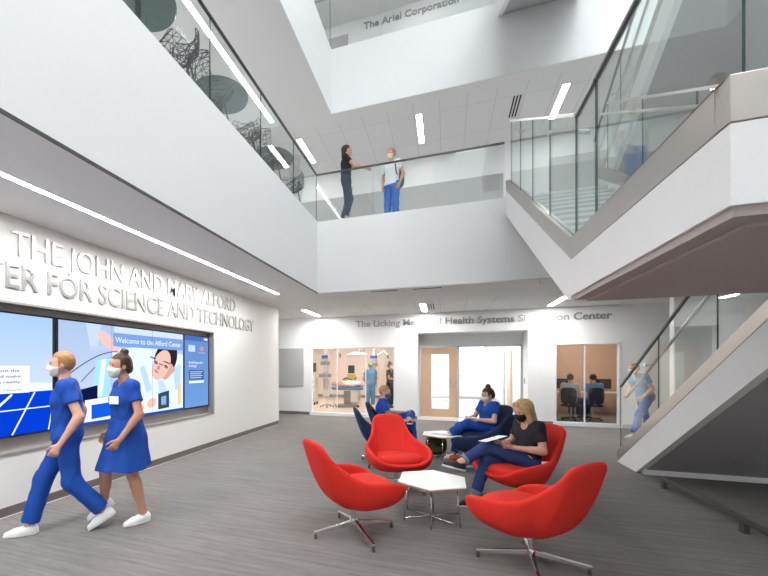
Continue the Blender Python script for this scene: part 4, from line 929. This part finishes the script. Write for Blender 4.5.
# woman with bun in navy chair
J = sit(.42, kl=(.30, .03, .60), al=(.52, -.10, .44), kr=(.33, -.12, .54), ar=(.42, -.12, .086), wl=(.14, .04, .68), wr=(.17, -.12, .69), head=(-.11, 0, 1.085), chest=(-.14, 0, .81), neck=(-.13, 0, .97), sl=(-.14, .17, .92), sr=(-.13, -.17, .92), el=(-.05, .26, .67), er=(-.02, -.25, .68))
person('person', 'seated person in blue scrubs with a hair bun writing on a pad', (.57, 6.98, 0), R(208), J, h=.008, hair='hairbrown', style='bun', mask='mask', headdir=(1, -.05, -.25), headup=(.25, 0, 1), feet={'l': (.8, -.2, .1)}, shoes='shoewhite', wide=1.03)
_p = Matrix.Rotation(R(208), 3, 'Z') @ Vector((.22, -.06, 0))
tag(MB().obox((.57+_p.x, 6.98+_p.y, .70), (.12, .09, .006), R(208)).build('notepad', M['paper'], bevel=.002), 'white notepad in the hands of the seated person with a bun', 'notepad')
# man in navy chair, ankle on knee
J = sit(.42, kl=(.33, .26, .66), al=(.30, -.12, .62), kr=(.34, -.12, .54), ar=(.40, -.12, .086), head=(-.13, 0, 1.09), el=(-.06, .26, .68), wl=(.22, .22, .70), er=(0, -.26, .62), wr=(.26, -.24, .60), chest=(-.17, 0, .81), neck=(-.16, 0, .97), sl=(-.17, .18, .93), sr=(-.16, -.18, .93))
person('person', 'seated person in blue scrubs and blue mask facing right in a navy chair', (-.93, 7.12, 0), R(4), J, h=.008, hair='hairginger', style='short', mask='maskblue', headdir=(1, -.1, -.15), feet={'l': (.2, -1, .1)}, shoes='shoeblack', wide=1.05)
# person on the stairs side walking
J = stand(pelvis=(-.05, 0, .92), chest=(.06, 0, 1.22), neck=(.14, 0, 1.38), head=(.20, 0, 1.51), sl=(.10, .18, 1.34), sr=(.10, -.18, 1.34), el=(.0, .24, 1.08), wl=(.18, .2, .9), er=(.05, -.24, 1.07), wr=(.2, -.2, .9), hl=(-.05, .09, .9), hr=(-.05, -.09, .9), kl=(.16, .09, .5), al=(.28, .09, .086), kr=(-.1, -.09, .48), ar=(-.30, -.09, .14))
person('person', 'person in blue scrubs walking behind the glass of the lower stair flight', (4.12, 10.35, 0), R(200), J, h=.010, top='teal', bottom='scrub', hair='hairginger', style='short', mask='mask', wide=1.1)
# two people at the rail upstairs
J = stand(el=(.12, -.22, 1.22), wl=(.05, .2, .9), er=(.20, -.18, 1.16), wr=(.42, -.12, 1.12), kr=(.10, -.08, .5), ar=(.0, -.06, .086), head=(.02, 0, 1.585), al=(-.10, .06, .086))
J['el'] = (-.04, .22, 1.12)
person('person', 'person in black t-shirt and dark jeans resting an arm on the second storey rail', (-2.05, 8.12, F2+.02), R(8), J, h=.008, top='blacktee', bottom='darkjeans', shoes='shoeblack', hair='hairbrown', style='tail', mask=None, baggy=.006, headdir=(1, .35, 0))
J = stand(el=(-.05, .25, 1.12), wl=(.05, .22, .90), er=(-.05, -.25, 1.12), wr=(.05, -.2, .92), head=(.03, 0, 1.60))
person('person', 'person in white t-shirt, blue trousers and face mask on the second storey', (-1.13, 8.62, F2+.02), R(-112), J, h=.008, top='whitetee', bottom='bluepants', shoes='shoewhite', hair='hairginger', style='short', mask='mask', headdir=(1, -.3, -.1), wide=1.04)
t = thing('backpack', 'teal backpack on the back of the person in the white t-shirt', 'bag', (-1.13+.10, 8.62+.22, F2+.95), R(-112+90))
MB().superell((0, 0, .22), (.15, .09, .22), .6).build('body', M['tealbag'], t, smooth=True)
for sx in (-1, 1): MB().tube([(sx*.11, -.08, .40), (sx*.13, -.22, .47), (sx*.13, -.335, .38), (sx*.14, -.32, .20), (sx*.14, -.10, .08)], .014).build('strap', M['black'], t)

# ------------------------------------------------------------------ operating room
J = stand(el=(.10, .26, 1.12), wl=(.30, .12, 1.0), er=(.1, -.26, 1.12), wr=(.3, -.12, 1.0))
person('person', 'person in teal surgical scrubs and green cap, back turned, in the operating room', (-2.72, 14.6, 0), R(120), J, h=.012, top='teal', bottom='teal', hair='cap', style='cap', mask=None, wide=1.12, baggy=.024, shoes='shoewhite')
person('person', 'person in dark olive top at the right end of the operating room window', (-1.98, 14.6, 0), R(-20), stand(el=(.10, .26, 1.12), wl=(.30, .12, 1.1), er=(.1, -.26, 1.12), wr=(.3, -.12, 1.1)), h=.012, top='oliveshirt', bottom='blacktee', skin='skin2', hair='hairbrown', style='bun', mask='mask', shoes='shoeblack')
t = thing('operating_table', 'operating table with blue drapes in the middle of the operating room', 'bed', (-3.62, 14.5, 0), R(20))
MB().box(-.42, .42, -.25, .25, .0, .10).box(-.12, .12, -.12, .12, .1, .62).build('pedestal', M['equipgrey'], t, bevel=.01)
MB().superell((0, 0, .72), (.62, .30, .06), .4).build('mattress', M['bluesheet'], t, smooth=True)
for sx in (-.5, .5): MB().tube([(sx, .28, .66), (sx, .28, .05)], .012).tube([(sx, -.28, .66), (sx, -.28, .05)], .012).build('side_rail', M['steel'], t)
for sx in (-1, 1):
    for sy in (-1, 1): MB().superell((sx*.40, sy*.24, .04), (.05, .03, .04), .8, 10, 8).build('wheel', M['black'], t)
pp = [cap((-.30, 0, .86), (.45, 0, .84), .13, .10, .05), cap((.45, .08, .84), (.62, .1, .82), .07, .05, .04), cap((.45, -.08, .84), (.62, -.1, .82), .07, .05, .04), cap((-.2, .2, .86), (.2, .26, .82), .05, .04, .04), cap((-.2, -.2, .86), (.2, -.26, .82), .05, .04, .04), ell((-.50, 0, .90), (.12, .09, .09), None, .04)]
a_ = axes(pp, .014); o = nets(field(a_, pp), a_, 'mannequin', M['skin']); o.location = (-3.62, 14.5, -.0); o.rotation_euler = (0, 0, R(20)); tag(o, 'patient mannequin lying on the operating table', 'mannequin')
tag(MB().superell((-3.45, 14.56, .92), (.34, .27, .10), .55, rot=Matrix.Rotation(R(20), 3, 'Z')).build('drape', M['paper'], smooth=True), 'white drape over the legs of the patient mannequin', 'drape')
def boom(x, y, label, shelves, rz=0, zb=.35):
    t = thing('equipment_boom', label, 'equipment', (x, y, zb), rz)
    MB().cone((0, 0, 1.7), (0, 0, 3-zb), .07, .07).box(-.11, .11, -.11, .11, 0, 1.75).build('column', M['equip'], t)
    for (z, w_, m) in shelves:
        s_ = MB().box(-w_/2, w_/2, -.25, .05, z, z+.03).build('shelf', M['equip'], t)
        MB().box(-w_*.35, w_*.3, -.22, .02, z+.03, z+.17).build('device', M[m], s_)
    for k in range(5): MB().box(-.09+.045*k, -.07+.045*k, -.12, -.11, .3, 1.0).build('socket_strip', M['equipgrey'], t)
    MB().tube([(.1, 0, 1.7), (.45, 0, 1.95), (.6, -.1, 1.75)], .025).build('arm', M['steel'], t)
    MB().superell((.62, -.12, 1.66), (.05, .05, .09), .8).build('arm_head', M['equipgrey'], t)
boom(-4.62, 15.0, 'left equipment boom with shelves hanging in the operating room', [(.75, .7, 'equipgrey'), (1.25, .5, 'equipgrey'), (1.5, .35, 'scrub')], 0)
boom(-3.05, 17.3, 'rear equipment boom right of the operating table', [(.75, .5, 'equip'), (1.2, .45, 'equipgrey'), (1.55, .4, 'scrub')], 0)
t = thing('surgical_light', 'round white surgical light hanging over the operating table', 'light', (-3.35, 15.2, 2.02))
MB().lathe([(0.0, .10), (.22, .12), (.42, .05), (.45, 0), (.42, -.02), (0.0, -.02)]).build('lamp_head', M['whiteframe'], t, smooth=True)
MB().tube([(0, 0, .1), (.1, 0, .35), (.55, 0, .45), (.55, 0, .95)], .03).build('arm', M['whiteframe'], t)
t = thing('monitor_cart', 'tall cream cart with dark screen at the left end of the operating room', 'equipment', (-5.25, 15.0, 0))
MB().box(-.22, .22, -.2, .2, .12, 1.25).build('body', M['equip'], t, bevel=.01)
for z in (.3, .55, .8, 1.02): MB().box(-.18, .18, -.215, -.2, z, z+.16).build('drawer', M['whiteframe'], t)
for z in (.38, .7, .9): MB().box(-.02, .16, -.23, -.215, z, z+.05).build('device', M['equipgrey'], t)
MB().box(-.2, .2, -.06, -.02, 1.35, 1.72).cone((0, 0, 1.25), (0, 0, 1.4), .02, .02).build('monitor', M['black'], t)
for sx in (-1, 1):
    for sy in (-1, 1): MB().cone((sx*.18-.02, sy*.16, .06), (sx*.18+.02, sy*.16, .06), .06, .06).build('wheel', M['black'], t)
t = thing('iv_stand', 'thin wheeled drip stand in the operating room behind the left boom', 'equipment', (-4.35, 14.2, 0))
MB().tube([(0, 0, .08), (0, 0, 1.9)], .012).tube([(-.12, 0, 1.9), (.12, 0, 1.9)], .008).build('pole', M['steel'], t)
for k in range(5): a = k*2*PI/5; MB().cone((0, 0, .10), (.26*math.cos(a), .26*math.sin(a), .05), .014, .010).cone((.26*math.cos(a), .26*math.sin(a), 0), (.26*math.cos(a), .26*math.sin(a), .06), .025, .025).build('leg', M['equipgrey'], t)
t = thing('anaesthesia_machine', 'yellow and black ventilator behind the operating table', 'equipment', (-3.8, 16.2, 0))
MB().box(-.28, .28, -.25, .25, .08, .95).build('body', M['equip'], t, bevel=.01); MB().box(-.18, .18, -.28, -.2, .95, 1.25).build('panel', M['yellow'], t); MB().box(-.15, .12, -.2, -.12, 1.28, 1.62).build('screen', M['black'], t)
for z in (1.0, 1.12): MB().tube([(-.2, -.3, z), (-.3, -.5, z-.1), (-.05, -.7, z-.05), (.2, -.5, z-.15), (.22, -.3, z)], .022).build('hose', M['black'], t)
t = thing('supply_cabinet', 'pale tall cabinet against the back wall of the operating room', 'cabinet', (-1.75, 18.6, 0))
MB().box(-.4, .4, -.3, .38, 0, 2.1).build('body', M['equip'], t); 
for sx in (-1, 1): d = MB().box(sx*.2-.19, sx*.2+.19, -.32, -.3, .05, 2.05).build('door', M['whiteframe'], t); MB().box(sx*.03-.01, sx*.03+.01, -.345, -.32, 1.0, 1.15).build('handle', M['steel'], d)
t = thing('wall_monitor', 'dark wall monitor behind the person in the olive top', 'monitor', (-1.28, 16, 1.5))
MB().box(-.04, 0, -.4, .4, 0, .5).build('casing', M['black'], t)

# ---- control room with two seated people
t = thing('desk', 'long pale desk with monitors in the tan room behind the right window', 'desk', (4.3, 14.75, 0))
MB().box(-1.3, 1.4, -.35, .35, .70, .74).build('desktop', M['equip'], t)
for sx in (-1.2, 1.3): MB().box(sx-.03, sx+.03, -.3, .3, 0, .70).build('leg', M['equipgrey'], t)
for sx in (-.6, .5): MB().box(sx-.28, sx+.28, .12, .16, .84, 1.16).box(sx-.02, sx+.02, .12, .15, .74, .86).build('monitor', M['black'], t)
def office_chair(loc, rz, label):
    t = thing('office_chair', label, 'chair', loc, rz)
    MB().superell((0, 0, .43), (.24, .24, .04), .5).build('seat', M['black'], t, smooth=True); MB().superell((-.25, 0, .72), (.03, .2, .24), .5).build('backrest', M['black'], t, smooth=True)
    MB().cone((0, 0, .06), (0, 0, .42), .025, .025).build('column', M['steel'], t); MB().bar((-.2, 0, .42), (-.25, 0, .6), .05, .02).build('back_bracket', M['steel'], t)
    for k in range(5): a = k*2*PI/5; MB().cone((0, 0, .08), (.27*math.cos(a), .27*math.sin(a), .05), .016, .012).superell((.27*math.cos(a), .27*math.sin(a), .025), (.025, .025, .025), 1, 8, 6).build('leg', M['black'], t)
office_chair((3.48, 13.05, 0), R(60), 'office chair under the left seated person in the tan room'); office_chair((4.03, 13.2, 0), R(100), 'office chair under the right seated person in the tan room')
sj = lambda: sit(.45, head=(-.06, 0, 1.23), neck=(-.12, 0, 1.08), chest=(-.13, 0, .90), sl=(-.13, .18, 1.02), sr=(-.13, -.18, 1.02))
person('person', 'dark haired person sitting at the left of the tan room behind glass', (3.48, 13.05, 0), R(60), sj(), h=.012, top='greypanel', bottom='darkjeans', hair='hairbrown', mask=None, wide=1.1, shoes='shoeblack')
person('person', 'person sitting at the desk in the middle of the tan room behind glass', (4.03, 13.2, 0), R(100), sj(), h=.012, top='teal', bottom='darkjeans', hair='hairbrown', mask=None, wide=1.1, shoes='shoeblack')
# wire cart in the corridor
t = thing('wire_cart', 'chrome wire cart seen through the glass of the maple door', 'cart', (-.35, 18.4, 0))
for z in (.18, .55, .9): MB().tube([(-.4, -.25, z), (.4, -.25, z), (.4, .25, z), (-.4, .25, z), (-.4, -.25, z)], .012).tube([(-.2, -.25, z), (-.2, .25, z)], .006).tube([(0, -.25, z), (0, .25, z)], .006).tube([(.2, -.25, z), (.2, .25, z)], .006).build('shelf', M['steel'], t)
for sx in (-.4, .4):
    for sy in (-.25, .25): MB().tube([(sx, sy, .06), (sx, sy, 1.0)], .014).build('post', M['steel'], t); MB().cone((sx-.015, sy, .05), (sx+.015, sy, .05), .05, .05).build('wheel', M['black'], t)

# ------------------------------------------------------------------ world and view
w = bpy.data.worlds.new('World'); scn.world = w; w.use_nodes = True
bg = w.node_tree.nodes['Background']; bg.inputs[0].default_value = (0.93, 0.97, 1.0, 1); bg.inputs[1].default_value = 4.8
scn.view_settings.view_transform = 'Standard'; scn.view_settings.look = 'None'; scn.view_settings.exposure = 0.50; scn.view_settings.gamma = 1
scn.view_settings.use_curve_mapping = False
